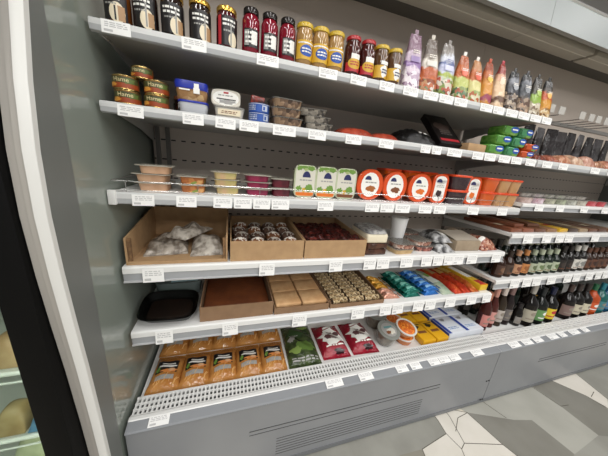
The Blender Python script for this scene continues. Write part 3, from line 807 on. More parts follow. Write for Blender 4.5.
# tilted black box
X0 = MB().rbox(-.068, .068, 0, .030, 0, .205, .002)
aa = MB().art([('b', 0, .115, .044, .040, 1, 1), ('r', -.055, .018, .055, .034, 0, 1)] + scrib(-.035, .06, .035, .10, 3, 2, 2, 60), on_front(0)).mesh('front_print', [PRED, M('dim_picture', '#4b3b36', .3), M('dim_text', '#6b6462', .3)])
put(Kit('carton', 'box', [('carton', X0.mesh('carton', [M('black_card', '#191515', .4, spec=.2)]), None), ('front_print', aa, None)]), 'black flat box leaning back with a red stripe near its base, on the second shelf', (1.343, .045, Z2 + .0225), 0, None, rot=(R(-46), 0, 0))
put(Kit('kraft_box', 'box', [('carton', MB().rbox(-.058, .058, -.05, .05, 0, .034, .002).mesh('carton', [KRAFT]), None)]), 'small low kraft cardboard box between the black box and the green packs', (1.462, .065, Z2), R(2))
def flow_kit(nm, w, d, h, c1, c2):
    b = MB().rbox(-w / 2, w / 2, -d / 2, d / 2, 0, h, .012, 0, 3)
    s = MB().add([(-w / 2 - .006, -d / 2 + .01, h * .5), (-w / 2 + .004, -d / 2 + .008, h * .2), (-w / 2 + .004, -d / 2 + .008, h * .8)], [(0, 1, 2)], 0)
    f = on_front(-d / 2)
    a = MB().art([('r', -w * .48, h * .22, -w * .05, h * .78, 3, 1), ('e', w * .18, h * .60, w * .28, h * .30, 0, 1), ('r', w * .0, h * .54, w * .36, h * .68, 1, 2), ('b', w * .1, h * .16, w * .2, h * .12, 2, 1)], f)
    return Kit(nm, 'pack', [('wrapper', b.mesh('wrapper', [M('wrap_' + c1[1:], c1, .25, noise=c2, nscale=40, bump=.3)]), None), ('front_print', a.mesh('front_print', [PBLUE, PWHITE, PGREEN, M('band_' + c2[1:], c2, .3)]), None)])
gk = flow_kit('green_pack', .098, .09, .0455, '#74a84a', '#548c3c')
gk2 = flow_kit('green_pack', .092, .09, .0455, '#5a9c68', '#3f8456')
ok = flow_kit('orange_pack', .088, .09, .036, '#d9622a', '#b94a1c')
for k in range(3):
    nm = ('bottom', 'middle', 'top')[k]
    put(gk, '%s pack of the left stack of bright green packs with a blue logo' % nm, (1.592 + .034 * k, .060, Z2 + .0464 * k), R(-2), 'green packs with blue logos')
    put(gk2, '%s pack of the right stack of sea green packs with a blue logo' % nm, (1.708 + .030 * k, .060, Z2 + .0464 * k), R(2), 'green packs with blue logos')
for k in range(2):
    put(ok, '%s of the two orange packs with a blue logo beside the green packs' % ('lower', 'upper')[k], (1.822 + .020 * k, .060, Z2 + .0370 * k), R(-3), 'orange packs with blue logos')

# hanging black packs and meat packs in the bottle cabinet
def hang_kit(i, w, h, col, meat):
    loops = []
    rr = random.Random(90 + i)
    for q in range(9):
        t = q / 8
        dd = .005 + .034 * (1 - t) ** .7 * min(1, t * 6 + .3)
        loops.append([(x + rr.uniform(-.002, .002), y + rr.uniform(-.002, .002), z) for x, y, z in se(w * (1 - .10 * t), dd, 3, 20, h * t)])
    m = bands('hang_film_%d' % i, [(0, meat), (.05, col), (.09, '#2a2627'), (.14, col)], [meat, '#5a3a34', '#8f6458', '#3a2a28'], .05, .14, .8, 30)
    a = MB().art([('b', 0, h * .5, w * .2, h * .16, 0, 1)], on_front(-.022))
    return Kit('hanging_pack', 'pack', [('film', MB().loft(loops).mesh('film', [m]), None)])
HANG = [(1.935, '#3a3334', '#7a4f46'), (2.03, '#1f1d1e', '#5a3a34'), (2.13, '#4d4b4d', '#8a6a60'), (2.235, '#262324', '#7a4a40'), (2.33, '#3b3839', '#7f5a50'), (2.43, '#2a2728', '#6d4a40'), (2.53, '#4a484a', '#8a6458'), (2.63, '#232021', '#6a4438'), (2.73, '#3a3738', '#7a5448'), (2.83, '#2a2728', '#6a4a40')]
for i, (x, c, mt) in enumerate(HANG):
    put(hang_kit(i, .092, (.165, .21, .20, .205, .20, .205, .205, .20, .20, .20)[i], c, mt), '%s black vacuum pack from the left in the row hanging below the hook tickets' % ('first', 'second', 'third', 'fourth', 'fifth', 'sixth', 'seventh', 'eighth', 'ninth', 'tenth')[i],
        (x, .175, Z2 + .0005), R(rnd.uniform(-10, 10)), 'black packs below the hook tickets')
for i, (x, c, c2) in enumerate(((1.955, '#5d2f28', '#8a4a3c'), (2.065, '#8a4a3a', '#b0705a'), (2.17, '#a5684e', '#c99a7c'), (2.29, '#b98f76', '#d9bda4'), (2.40, '#d0aa98', '#b07a66'), (2.51, '#8a5a44', '#b98a6a'), (2.62, '#9a5c48', '#c89478'))):
    mb, hf = pillow(.106, .12, (.03, .034, .045, .055, .058, .04, .045)[i], 60 + i, .006, .008)
    put(Kit('meat_pack', 'meat pack', [('film', mb.mesh('film', [M('meat_film_%d' % i, c, .14, noise=c2, nscale=30, bump=.7)]), None)]),
        '%s from the left of the smoked meat packs before the black packs' % ('first', 'second', 'third', 'fourth', 'fifth', 'sixth', 'seventh')[i], (x, .075, Z2), R(rnd.uniform(-2, 2)), 'smoked meat packs')

# ---- shelf three
def box_stack(x, w, n, food, nm, h=.0272, dx=(0, 0, 0)):
    k = tray_kit(w, .095, h, food, M('clear_flared_lid', '#d4cfc0', .1, alpha=.6), 1.28, .0024)
    for i in range(n):
        lvl = (('only',), ('lower', 'upper'), ('bottom', 'middle', 'top'))[n - 1][i]
        put(k, '%s clear box of %s' % (lvl, nm), (x + dx[i], .088 + (.004 if i % 2 else 0), Z3 + i * (h + .0014)), R((2, -3, 4)[i]), 'clear boxes of salad on the third shelf')
box_stack(.098, .090, 3, M('peach_salad', '#d0a98a', .5, noise='#c29a7a', nscale=30), 'peach spread at the left end of the third shelf', dx=(0, -.004, .006))
box_stack(.222, .080, 2, crumbs('orange_green_salad', ['#c8854a', '#8a9a4a', '#d8a468', '#b06a38'], 60), 'orange and green salad, second from the left')
box_stack(.336, .082, 3, M('pale_salad', '#d3b088', .5, noise='#c6bb78', nscale=25), 'pale tan salad, third from the left', dx=(.004, 0, -.004), h=.0255)
box_stack(.452, .086, 3, M('beet_salad', '#9c2850', .4, noise='#7a1c3e', nscale=30), 'magenta beetroot salad', dx=(0, .003, -.003), h=.0245)
box_stack(.545, .074, 2, M('dark_beet_salad', '#6a1c2e', .4, noise='#4d1522', nscale=30), 'dark red beetroot salad beside the green cups', h=.033)

lab = [('r', -.041, -.058, .041, .058, 11, 1), ('b', -.028, .052, .013, .010, 8, 2), ('b', -.006, .054, .014, .008, 8, 3), ('b', .022, .052, .017, .010, 8, 2), ('b', .0, .046, .010, .005, 12, 4),
       ('d', .004, .016, .017, .024, 7, 2), ('b', -.026, -.030, .012, .012, 8, 2), ('b', .018, -.026, .016, .016, 8, 2), ('b', -.004, -.034, .010, .010, 5, 2), ('r', -.038, -.058, .038, -.044, 3, 2)] + scrib(-.028, .0, .028, .010, 1, 10, 2, 70)
cup = stand(.094, .128, .045, M('pale_cup_body', '#c2c29a', .2), M('green_white_lid', '#bcc3a2', .3), lab, p=5, mats=LM[:11] + [M('pack_off_white', '#d6d3c6', .35), M('leaf_pale', '#a8b87a', .4)])
for i, x in enumerate((.639, .731, .822)):
    lb = list(lab)
    if i: cup = stand(.094, .128, .045, MATS['pale_cup_body'], MATS['green_white_lid'], [s if s[5] != 3 else s[:5] + ((3 if i == 1 else 9),) + s[6:] for s in lab], p=5, mats=LM[:11] + [M('pack_off_white', '#d6d3c6', .35), M('leaf_pale', '#a8b87a', .4)])
    put(Kit('spread_pack', 'pack', cup), '%s of the three upright green and white packs with a dark blue dome mark' % ('left', 'middle', 'right')[i], (x, .048, Z3 + .0005), R((2, -2, -3)[i]), 'upright green and white packs')
ORL = M('orange_lid', '#d5501f', .25)
ORB = M('orange_tub_body', '#c9602c', .2, coat=.4)
def hum(w, h, food, mark=True, p=2.3):
    return [('e' if p < 3 else 'e', 0, .0, w * .34, h * .40, 1, 1), ('d', -w * .10, h * .16, w * .12, h * .13, 7, 2), ('b', .004, -h * .12, w * .17, h * .10, food, 2)] + scrib(-w * .2, h * .04, w * .22, h * .12, 1, 10, 2, 71)
def rect_hum(w, h, food):
    return [('r', -w * .34, -h * .30, w * .34, h * .30, 1, 1), ('e', 0, h * .30, w * .34, h * .14, 1, 1), ('e', 0, -h * .30, w * .34, h * .14, 1, 1), ('d', -w * .10, h * .22, w * .17, h * .12, 7, 2), ('b', .0, -h * .16, w * .2, h * .11, food, 2)] + scrib(-w * .24, h * .04, w * .24, h * .14, 2, 10, 2, 72)
LMH = LM[:11] + [M('carrot_orange', '#d9702a', .4), M('nut_brown', '#a5622f', .4), M('olive_dark', '#3a2a2c', .4)]
for i, (x, wd, food, nm) in enumerate(((.940, .130, 12, 'leftmost'), (1.071, .126, 9, 'middle'), (1.213, .130, 11, 'rightmost'))):
    put(Kit('dip_tub', 'tub', stand(wd, .134, .05, ORB, ORL, hum(wd, .134, food), lidt=.009, p=2.15, mats=LMH)), '%s of the three round orange tubs stood on edge with white labels' % nm, (x, .050, Z3 + .0005), R(-3), 'orange dip tubs')
for i, (x, food, nm) in enumerate(((1.332, 13, 'tall orange tub on edge with a dark food picture, beside the round orange tubs'), (1.554, 11, 'tall orange tub on edge with an orange food picture, right of the dark tubs'))):
    put(Kit('dip_tub', 'tub', stand(.092, .140, .045, ORB, ORL, rect_hum(.092, .14, food), lidt=.009, p=4, mats=LMH)), nm, (x, .050, Z3 + .0005), R(-4), 'orange dip tubs')
def up_tub(w, d, h, food, lid):
    b = MB().loft([se(w * .82, d * .82, 5, 28, 0), se(w * .84, d * .84, 5, 28, .003), se(w, d, 5, 28, h - .008)])
    l = MB().loft([se(w + .006, d + .006, 5, 28, h - .010), se(w + .008, d + .008, 5, 28, h - .003), se(w + .004, d + .004, 5, 28, h)])
    return Kit('dip_tub', 'tub', [('tub_body', b.mesh('tub_body', [food]), None), ('lid', l.mesh('lid', [lid]), None)])
OL = M('bright_orange_lid', '#d9481c', .3)
DK = up_tub(.118, .085, .072, M('dark_dip', '#33232a', .12, coat=.5), OL)
OG = up_tub(.100, .085, .072, M('orange_dip', '#cf5a1c', .15, coat=.5), OL)
BG = up_tub(.104, .085, .072, M('beige_dip', '#b98d5e', .15, coat=.5), OL)
for k in range(2):
    lv = ('lower', 'upper')[k]
    put(DK, '%s of the two stacked dark tubs with orange lids' % lv, (1.443, .062, Z3 + .0726 * k), 0, 'stacked orange lidded tubs')
    put(OG, '%s of the two stacked orange tubs beside the beige tubs' % lv, (1.652, .062, Z3 + .0726 * k), 0, 'stacked orange lidded tubs')
    put(BG, '%s tub of the left stack of beige tubs with orange lids' % lv, (1.749, .062, Z3 + .0726 * k), 0, 'stacked orange lidded tubs', scale=(.82, 1, 1))
    put(BG, '%s tub of the right stack of beige tubs with orange lids, at the shelf end' % lv, (1.8305, .062, Z3 + .0726 * k), 0, 'stacked orange lidded tubs', scale=(.78, 1, 1))
for i, x in enumerate((1.125, 1.245, 1.36)):
    for k in range(2):
        put(OG, '%s orange tub in the %s stack behind the round orange tubs' % (('lower', 'upper')[k], ('left', 'middle', 'right')[i]), (x, .185, Z3 + .0726 * k), 0, 'orange tubs in the second row')

# third shelf of the bottle cabinet: clear packs
cols = [('#a88f86', '#c9b4b0'), ('#b08a94', '#d4c4cc'), ('#8c8a7c', '#b4b49c'), ('#7d7d70', '#a8b094'), ('#8a8a80', '#c0c0b4'), ('#9a9488', '#c4beb0'), ('#a8343a', '#c8646a'), ('#a02c34', '#c05058')]
for i, (a, b) in enumerate(cols):
    k = tray_kit(.088, .12, .034, M('clear_pack_food_%d' % i, a, .3, noise=b, nscale=50), SMK, 1.06)
    put(k, '%s of the %s packs in the bottom layer above flat brown packs' % (('first', 'second', 'third', 'fourth', 'fifth', 'sixth', 'first', 'second')[i], 'pinkish and grey clear' if i < 6 else 'red'), (1.955 + .104 * i, .075, T3), R(rnd.uniform(-5, 5)), 'clear packs in the bottle cabinet')
for i in range(6):
    k = tray_kit(.090, .12, .020, M('clear_pack_food_b%d' % i, ('#8f8680', '#a89aa0', '#7f8274', '#9aa08c', '#8c8a84', '#a09a90')[i], .3, noise='#b5b0aa', nscale=60), SMK, 1.06)
    put(k, '%s of the clear packs in the top layer above the flat brown packs' % ('first', 'second', 'third', 'fourth', 'fifth', 'sixth')[i], (1.96 + .104 * i, .090, T3 + .0355), R(rnd.uniform(-7, 7)), 'clear packs in the bottle cabinet')

# ---- cartons
def crate(w, d, h, hf, mat, t=.004, side_front=None, flap=False):
    """open carton; the side walls fall from the back height h to side_front at the front"""
    sf = side_front if side_front is not None else hf
    mb = MB()
    mb.box(-w / 2, w / 2, 0, d, 0, t)
    mb.box(-w / 2, w / 2, d - t, d, t, h)
    mb.box(-w / 2 + t, w / 2 - t, 0, t, t, hf)
    for s in (-1, 1):
        xa, xb = (s * w / 2, s * (w / 2 - t)) if s > 0 else (-w / 2, -w / 2 + t)
        xa, xb = min(xa, xb), max(xa, xb)
        v = [(xa, 0, t), (xa, d - t, t), (xa, d - t, h), (xa, 0, sf), (xb, 0, t), (xb, d - t, t), (xb, d - t, h), (xb, 0, sf)]
        mb.add(v, [(0, 1, 2, 3), (7, 6, 5, 4), (0, 3, 7, 4), (3, 2, 6, 7), (0, 4, 5, 1), (1, 5, 6, 2)], 0)
    return mb
c1 = crate(.332, .34, .140, .012, KRAFT, .006, .098)
flaps = []
for s in (-1, 1):
    flap = MB(); flaps.append(flap)
    x = s * .154
    flap.add([(x - .004, 0.004, .006), (x + .004, 0.004, .006), (x + .004, .016, .006), (x - .004, .016, .006), (x - .005, 0.002, .094), (x + .005, 0.002, .094), (x + .005, .018, .094), (x - .005, .018, .094)],
             [(0, 1, 5, 4), (1, 2, 6, 5), (2, 3, 7, 6), (3, 0, 4, 7), (4, 5, 6, 7)], 0)
put(Kit('cardboard_box', 'carton', [('carton', c1.mesh('carton', [KRAFT]), None), *[('torn_flap', fl_.mesh('torn_flap', [M('kraft_edge', '#8a6a48', .85, noise='#6a4e34', nscale=80)]), None) for fl_ in flaps]]), 'open fronted kraft box of dried fish bags at the left end of the fourth shelf', (.175, .006, Z4), 0)
DF = M('dried_fish_film', '#756b60', .12, noise='#b8afa3', nscale=40, bump=1.0, bscale=40)
DF2 = M('clear_film_pale', '#8a8075', .1, noise='#d0c9be', nscale=36, bump=1.0, bscale=36)
for i, (x, y, z, rz, w_, l_, h_, m, nm) in enumerate(((.104, .165, .0065, 8, .150, .19, .036, DF, 'grey brown clear bag of dried fish at the left in the open kraft box'), (.256, .160, .0065, 5, .125, .21, .040, DF2, 'pale shiny bag of dried fish at the right in the open kraft box'), (.185, .185, .062, -30, .10, .18, .030, DF2, 'clear bag of dried fish lying across the other two in the open kraft box'))):
    mb, hf = pillow(w_, l_, h_, 30 + i, .013, .008, 18, 24)
    put(Kit('dried_fish_bag', 'bag', [('film', mb.mesh('film', [m]), None)]), nm, (x, y, Z4 + z), R(rz), 'clear bags of dried fish')
c2 = crate(.295, .36, .095, .082, KRAFT, .004)
put(Kit('cardboard_box', 'carton', [('carton', c2.mesh('carton', [KRAFT]), None)]), 'kraft box of round sprinkled cookies on the fourth shelf', (.4985, .006, Z4), 0)
c3 = crate(.295, .36, .095, .080, KRAFT, .004)
put(Kit('cardboard_box', 'carton', [('carton', c3.mesh('carton', [KRAFT]), None)]), 'kraft box of dark red dried fruit on the fourth shelf', (.799, .006, Z4), 0)
# cookies
cb = MB().lathe([(.001, .0), (.024, .002), (.032, .012), (.030, .026), (.018, .035), (.001, .038)], 18, caps=(False, False))
sp = MB()
rr = random.Random(4)
for i in range(60):
    a = rr.uniform(0, 6.28); q = rr.uniform(.0, .027)
    z = .0385 - (q / .032) ** 2.4 * .016
    sp.rbox(q * math.cos(a) - .0022, q * math.cos(a) + .0022, q * math.sin(a) - .0022, q * math.sin(a) + .0022, z - .002, z + .002, .0008, 0, 1)
def cookie(mat, sm):
    return Kit('cookie', 'cookie', [('biscuit', cb.mesh('biscuit', [mat]), None), ('sprinkles', sp.mesh('sprinkles', [sm]), None)])
ck1 = cookie(M('brown_biscuit', '#7a4f30', .7, noise='#6a4228', nscale=40), M('white_sprinkles', '#e8e2d8', .6))
ck2 = cookie(M('dark_biscuit', '#4a342a', .7, noise='#5a4234', nscale=40), M('grey_sprinkles', '#b5aea4', .6))
base = MB().box(-.14, .14, 0, .345, 0, .036)
nth = ('first', 'second', 'third', 'fourth')
put(Kit('cookie_layer', 'cookies', [('cookie_layer', base.mesh('cookie_layer', [crumbs('cookie_fill', ['#6a4a34', '#4a342a', '#8a6a50', '#d0c4b4'], 40)]), None)]), 'lower layer of cookies filling the kraft box under the sprinkled ones', (.4985, .013, Z4 + .0045))
bpy.context.scene.objects['cookie_layer']['kind'] = 'stuff'
for ro in range(4):
    for c in range(4):
        k = ck1 if ro == 0 and c < 2 or (ro + c) % 3 == 0 else ck2
        put(k, '%s cookie from the left in the %s row of the cookie box' % (nth[c], ('front', 'second', 'third', 'back')[ro]), (.394 + c * .069 + (.004 if ro % 2 else -.004), .052 + ro * .078, Z4 + .041), R(rnd.uniform(0, 90)), 'sprinkled cookies')
fr = MB()
nx, ny = 30, 26
v = []; f = []
for j in range(ny + 1):
    for i in range(nx + 1):
        v.append((-.142 + .284 * i / nx, .346 * j / ny, .068 + rnd.uniform(-.008, .010) - .012 * (j / ny)))
for j in range(ny):
    for i in range(nx):
        a = j * (nx + 1) + i
        f.append((a, a + 1, a + nx + 2, a + nx + 1))
fr.add(v, f, 0, True)
o = put(Kit('dried_fruit', 'dried fruit', [('dried_fruit', fr.mesh('dried_fruit', [crumbs('dried_cherries', ['#4a1a16', '#2e1210', '#6a2a22', '#3a1614'], 85, .35, 1.0)]), None)]), 'loose dark red dried fruit filling the right hand kraft box on the fourth shelf', (.799, .011, Z4 + .004))
o['kind'] = 'stuff'

# fourth shelf, right part
def block(nm, cat, w, d, h, mat, r=.004, prints=None, pm=None, pf='top'):
    parts = [('wrapper', MB().rbox(-w / 2, w / 2, -d / 2, d / 2, 0, h, r).mesh('wrapper', [mat]), None)]
    if prints:
        parts.append(('print', MB().art(prints, on_top(h) if pf == 'top' else on_front(-d / 2)).mesh('print', pm or LM), None))
    return Kit(nm, cat, parts)
CHO = M('dark_choc_film', '#3d241a', .15, noise='#57382a', nscale=40, bump=.3)
kb = block('cake_pack', 'cake pack', .112, .17, .028, CHO, .006)
put(kb, 'bottom dark brown cake pack in the stack under the cream block', (1.012, .100, Z4), 0, 'dark brown cake packs')
put(kb, 'upper dark brown cake pack directly under the cream block', (1.016, .103, Z4 + .0285), R(2), 'dark brown cake packs')
crm = MB().rbox(-.056, .056, -.085, .085, 0, .046, .010, 0, 3)
flm = MB().loft([se(.114, .172, 6, 24, .046), se(.104, .155, 6, 24, .058), se(.09, .13, 5, 24, .062)])
put(Kit('cake_pack', 'cake pack', [('cream_block', crm.mesh('cream_block', [M('cream_block', '#e6dcc2', .4)]), None), ('film_cover', flm.mesh('film_cover', [M('greyish_film', '#a8a6a2', .1, noise='#6a6a6c', nscale=50, bump=.6)]), None)]), 'cream coloured block with a greyish film top on the stack of dark cake packs', (1.014, .103, Z4 + .0575), R(-2), None)
wc = MB().lathe([(.030, 0), (.031, .002), (.041, .150), (.043, .152), (.043, .156), (.040, .156)], 26)
wl = MB().lathe([(.043, .1562), (.0435, .158), (.041, .160), (.02, .160)], 26)
put(Kit('paper_cup', 'cup', [('cup_body', wc.mesh('cup_body', [M('white_cup', '#f0f0f0', .4)]), None), ('cup_lid', wl.mesh('cup_lid', [M('white_cup_lid', '#e4e4e4', .35)]), None)]), 'tall white cup standing behind the clear packs on the fourth shelf', (1.212, .135, Z4), 0)
CL = tray_kit(.118, .11, .026, M('cream_pack_food', '#c9ab7c', .4, noise='#b8976a', nscale=30), CLEARD, 1.06)
CL2 = tray_kit(.112, .11, .026, crumbs('berry_cake', ['#8a5a4a', '#b88a78', '#5a3a34', '#d8c4b8'], 60, .3), SMK, 1.06)
CL3 = tray_kit(.112, .11, .028, crumbs('red_cake', ['#7a3a30', '#a86a5a', '#c8a89a', '#4a2a24'], 60, .3), SMK, 1.06)
put(CL, 'clear pack of pale pastry at the front below the white cup', (1.178, .065, Z4), R(3), 'clear cake packs')
put(CL2, 'clear pack of dark red cake lying on the pale pastry pack', (1.180, .062, Z4 + .0275), R(-4), 'clear cake packs')
put(CL3, 'lower clear pack of red cake right of the white cup', (1.33, .09, Z4), R(-3), 'clear cake packs')
put(CL2, 'upper clear pack of red cake right of the white cup', (1.32, .095, Z4 + .0295), R(5), 'clear cake packs')
put(CL3, 'clear pack of red cake at the back behind the two red cake packs', (1.36, .230, Z4), R(8), 'clear cake packs')
put(CL2, 'clear pack of dark cake on the pack at the back behind the red cakes', (1.365, .235, Z4 + .0295), R(-5), 'clear cake packs')
BW = M('black_white_film', '#3a3a3c', .12, noise='#c4c4c4', nscale=28, bump=.6)
mb, hf = pillow(.115, .15, .040, 44, .006, .006)
bw = Kit('snack_pack', 'pack', [('film', mb.mesh('film', [BW]), None), ('label', MB().art([('r', .0, -.045, .045, -.015, 1, 1), ('b', -.02, .02, .02, .02, 0, 1)], lambda u, v, ly: (u, v, hf(u, v) + .001 * ly)).mesh('label', LM), None)])
put(bw, 'lower black and white film pack left of the beige box', (1.447, .085, Z4), R(2), 'black and white film packs')
put(bw, 'upper black and white film pack left of the beige box', (1.452, .115, Z4 + .046), R(-6), 'black and white film packs')
bb = MB().rbox(-.085, .085, -.11, .11, 0, .058, .004)
bf = MB().add([(-.085, -.10, .059), (.085, -.10, .059), (.075, .02, .082), (-.095, .02, .082), (-.085, -.10, .0605), (.085, -.10, .0605), (.075, .02, .0835), (-.095, .02, .0835)], [(0, 1, 2, 3), (4, 5, 6, 7), (0, 1, 5, 4), (1, 2, 6, 5), (2, 3, 7, 6), (3, 0, 4, 7)])
put(Kit('beige_box', 'box', [('carton', bb.mesh('carton', [M('beige_card', '#93826c', .6, noise='#9f8e78', nscale=20)]), None), ('lid_flap', bf.mesh('lid_flap', [M('pale_card', '#b0a698', .6)]), None)]), 'beige box with a raised pale flap on the right part of the fourth shelf', (1.612, .135, Z4), R(-2))
mb, hf = pillow(.135, .17, .062, 46, .008, .008)
put(Kit('nut_bag', 'bag', [('film', mb.mesh('film', [crumbs('red_nuts', ['#8a4a38', '#a8705a', '#c49a84', '#6a342a'], 70, .25)]), None), ('label', MB().art([('r', -.05, -.05, -.01, -.03, 0, 1)], lambda u, v, ly: (u, v, hf(u, v) + .001 * ly)).mesh('label', [PWHITE]), None)]), 'clear bag of reddish brown nuts at the right end of the fourth shelf', (1.775, .105, Z4), R(4))
mb, hf = pillow(.10, .12, .05, 47, .008, .008)
put(Kit('brown_pack', 'pack', [('film', mb.mesh('film', [M('pale_brown_film', '#b9a48c', .3, noise='#94795e', nscale=25, bump=.5)]), None)]), 'pale brown pack behind the bag of reddish nuts', (1.79, .27, Z4), R(-10))

# flat brown packs on the neighbour's fourth shelf
fl = [(1.945, '#7d4a34', 'flat brown chocolate pack'), (2.055, '#8a5540', 'flat reddish brown chocolate pack'), (2.165, '#6a4430', 'flat dark brown chocolate pack'), (2.275, '#8f6a4a', 'flat tan chocolate pack'), (2.385, '#d0a52c', 'flat bright yellow pack'), (2.495, '#4a3a30', 'flat very dark pack'), (2.605, '#9a8468', 'flat grey beige pack'), (2.715, '#6a4632', 'flat brown pack'), (2.825, '#5a3a2a', 'flat dark brown pack'), (2.935, '#7a5a44', 'flat brown grey pack')]
for i, (x, c, nm) in enumerate(fl):
    k = block('flat_pack', 'pack', .094, .30, .022, M('flat_%d' % i, c, .3, noise=c, bump=.1), .004, [('r', -.03, -.07, .03, -.03, 0, 2), ('b', 0, -.0, .034, .06, 1, 1)] if i % 2 == 0 else [('r', -.035, -.02, .035, .06, 1, 1)], [PCREAM if i != 4 else PRED, M('flatprint_%d' % i, ['#a8705a', '#6a3a2a', '#9a7a50', '#c09a68', '#f0d060', '#7a6a5a', '#c4b498', '#8a6048', '#8a6a50', '#9a7a60'][i], .35)])
    put(k, nm + ', ' + ('first', 'second', 'third', 'fourth', 'fifth', 'sixth', 'seventh', 'eighth', 'ninth', 'tenth')[i] + ' from the left above the standing bottles', (x, .170, T4), R(rnd.uniform(-2, 2)), 'flat packs above the bottles')
put(block('flat_pack', 'pack', .094, .28, .020, MATS['flat_0'], .004), 'brown pack lying on the first flat pack above the bottles', (2.0, .19, T4 + .0232), R(4), 'flat packs above the bottles')
put(block('flat_pack', 'pack', .094, .28, .020, MATS['flat_2'], .004), 'dark pack lying on the third flat pack above the bottles', (2.17, .20, T4 + .0232), R(-5), 'flat packs above the bottles')

# ---- fifth shelf
tr = MB()
lo = [se(.165, .105, 5, 28, 0), se(.17, .11, 5, 28, .002), se(.205, .150, 4, 28, .040), se(.213, .158, 4, 28, .041), se(.213, .158, 4, 28, .043), se(.20, .146, 4, 28, .0425), se(.168, .108, 5, 28, .012)]
tr.loft(lo)
ld = MB().loft([se(.212, .157, 4, 28, .0435), se(.195, .140, 4, 28, .060), se(.175, .12, 4, 28, .062)])
put(Kit('food_tray', 'food tray', [('tray', tr.mesh('tray', [M('black_tray', '#060505', .25, spec=.2)]), None), ('lid', ld.mesh('lid', [film('tray_clear_lid', '#f4f6f4', .05, 1.22)]), None), ('food', MB().loft([se(.164, .104, 5, 24, .0125), se(.15, .09, 5, 24, .022)]).mesh('food', [M('dark_brown_food', '#150c09', .85, noise='#20130d', nscale=25, spec=.1)]), None)]), 'black plastic tray with a clear lid at the left end of the fifth shelf', (.116, .082, Z5 + .0148), R(-3), None, rot=(R(14), 0, R(-3)))
tl = MB().loft([se(.18, .15, 5, 24, 0), se(.2, .17, 5, 24, .070), se(.2, .17, 5, 24, .075)])
tlp = MB().art([('r', -.03, -.07, .085, .06, 1, 1), ('b', .04, -.01, .02, .012, 2, 2)] + scrib(-.09, -.06, -.035, .05, 5, 0, 1, 80), on_top(.075))
put(Kit('food_tray', 'food tray', [('tray', tl.mesh('tray', [M('clear_grey_tray', '#6d7876', .12)]), None), ('label', tlp.mesh('label', [PGREY, M('pale_blue_label', '#b4dbe4', .35), PRED]), None)]), 'grey clear tray with a pale blue label behind the black tray on the fifth shelf', (.118, .290, Z5), R(2))
c = crate(.298, .33, .085, .066, KRAFTD, .004)
put(Kit('cardboard_box', 'carton', [('carton', c.mesh('carton', [KRAFTD]), None)]), 'nearly empty brown box with an orange brown slab on the fifth shelf', (.383, .010, Z5), 0)
sl = MB().rbox(-.142, .142, 0, .30, 0, .024, .006)
put(Kit('paste_slab', 'sweet slab', [('slab', sl.mesh('slab', [M('orange_brown_slab', '#7a4220', .6, noise='#68361a', nscale=14, bump=.2)]), None)]), 'flat orange brown slab lying in the brown box', (.383, .018, Z5 + .0045))
c = crate(.262, .33, .050, .030, KRAFT, .004, .034)
put(Kit('cardboard_box', 'carton', [('carton', c.mesh('carton', [KRAFTD]), None)]), 'low brown box of pale square flatbreads on the fifth shelf', (.668, .006, Z5), 0)
fbk = Kit('flatbread', 'flatbread', [('bread', MB().rbox(-.060, .060, -.052, .052, 0, .020, .007, 0, 3).mesh('bread', [M('pale_bread', '#c9a377', .75, noise='#b98f62', nscale=22, bump=.15)]), None)])
for cc in range(2):
    for ro in range(3):
        for ly in range(2):
            put(fbk, '%s flatbread in the %s row of the %s column in the low brown box' % (('lower', 'upper')[ly], ('front', 'middle', 'back')[ro], ('left', 'right')[cc]), (.6045 + .126 * cc, .068 + .1045 * ro, Z5 + .0045 + .0206 * ly), R(rnd.uniform(-1, 1)) if ly else 0, 'pale square flatbreads')
c = crate(.300, .33, .055, .020, KRAFT, .004, .030)
put(Kit('cardboard_box', 'carton', [('carton', c.mesh('carton', [KRAFTD]), None)]), 'low brown box of sesame rolls on the fifth shelf', (.956, .006, Z5), 0)
def roll_mesh():
    n = 16
    lp = []
    for q in range(7):
        t = q / 6
        rr_ = .0165 * (.86 + .14 * math.sin(math.pi * t))
        lp.append([(-.040 + .08 * t, rr_ * math.cos(2 * math.pi * j / n) * 1.0, .0165 + rr_ * math.sin(2 * math.pi * j / n)) for j in range(n)])
    return MB().loft(lp, 0)
SES = crumbs('sesame_crust', ['#b8a27a', '#977c54', '#ccb994', '#7a5f3c', '#4f3c24'], 160, .7, .5)
swirls = []
for s in (-1, 1):
    swirl = MB(); swirls.append(swirl)
    pts = [(s * .0404, .0135 * (1 - q / 26) * math.cos(q * .55), .0165 + .0135 * (1 - q / 26) * math.sin(q * .55)) for q in range(22)]
    swirl.tube(pts, .0016, 5)
rk = Kit('sesame_roll', 'pastry roll', [('pastry', roll_mesh().mesh('pastry', [SES]), None), *[('filling_swirl', sw_.mesh('filling_swirl', [M('dark_filling', '#3a2418', .6)]), None) for sw_ in swirls]])
for cc in range(3):
    for ro in range(8):
        put(rk, '%s sesame roll from the front in the %s column of the sesame roll box' % (('first', 'second', 'third', 'fourth', 'fifth', 'sixth', 'seventh', 'eighth')[ro], ('left', 'middle', 'right')[cc]), (.865 + .091 * cc, .036 + .037 * ro, Z5 + .0045), R(rnd.uniform(-7, 7)), 'sesame rolls')
FOIL = dict(rough=.2, bump=1.0, bscale=45, metal=.35)
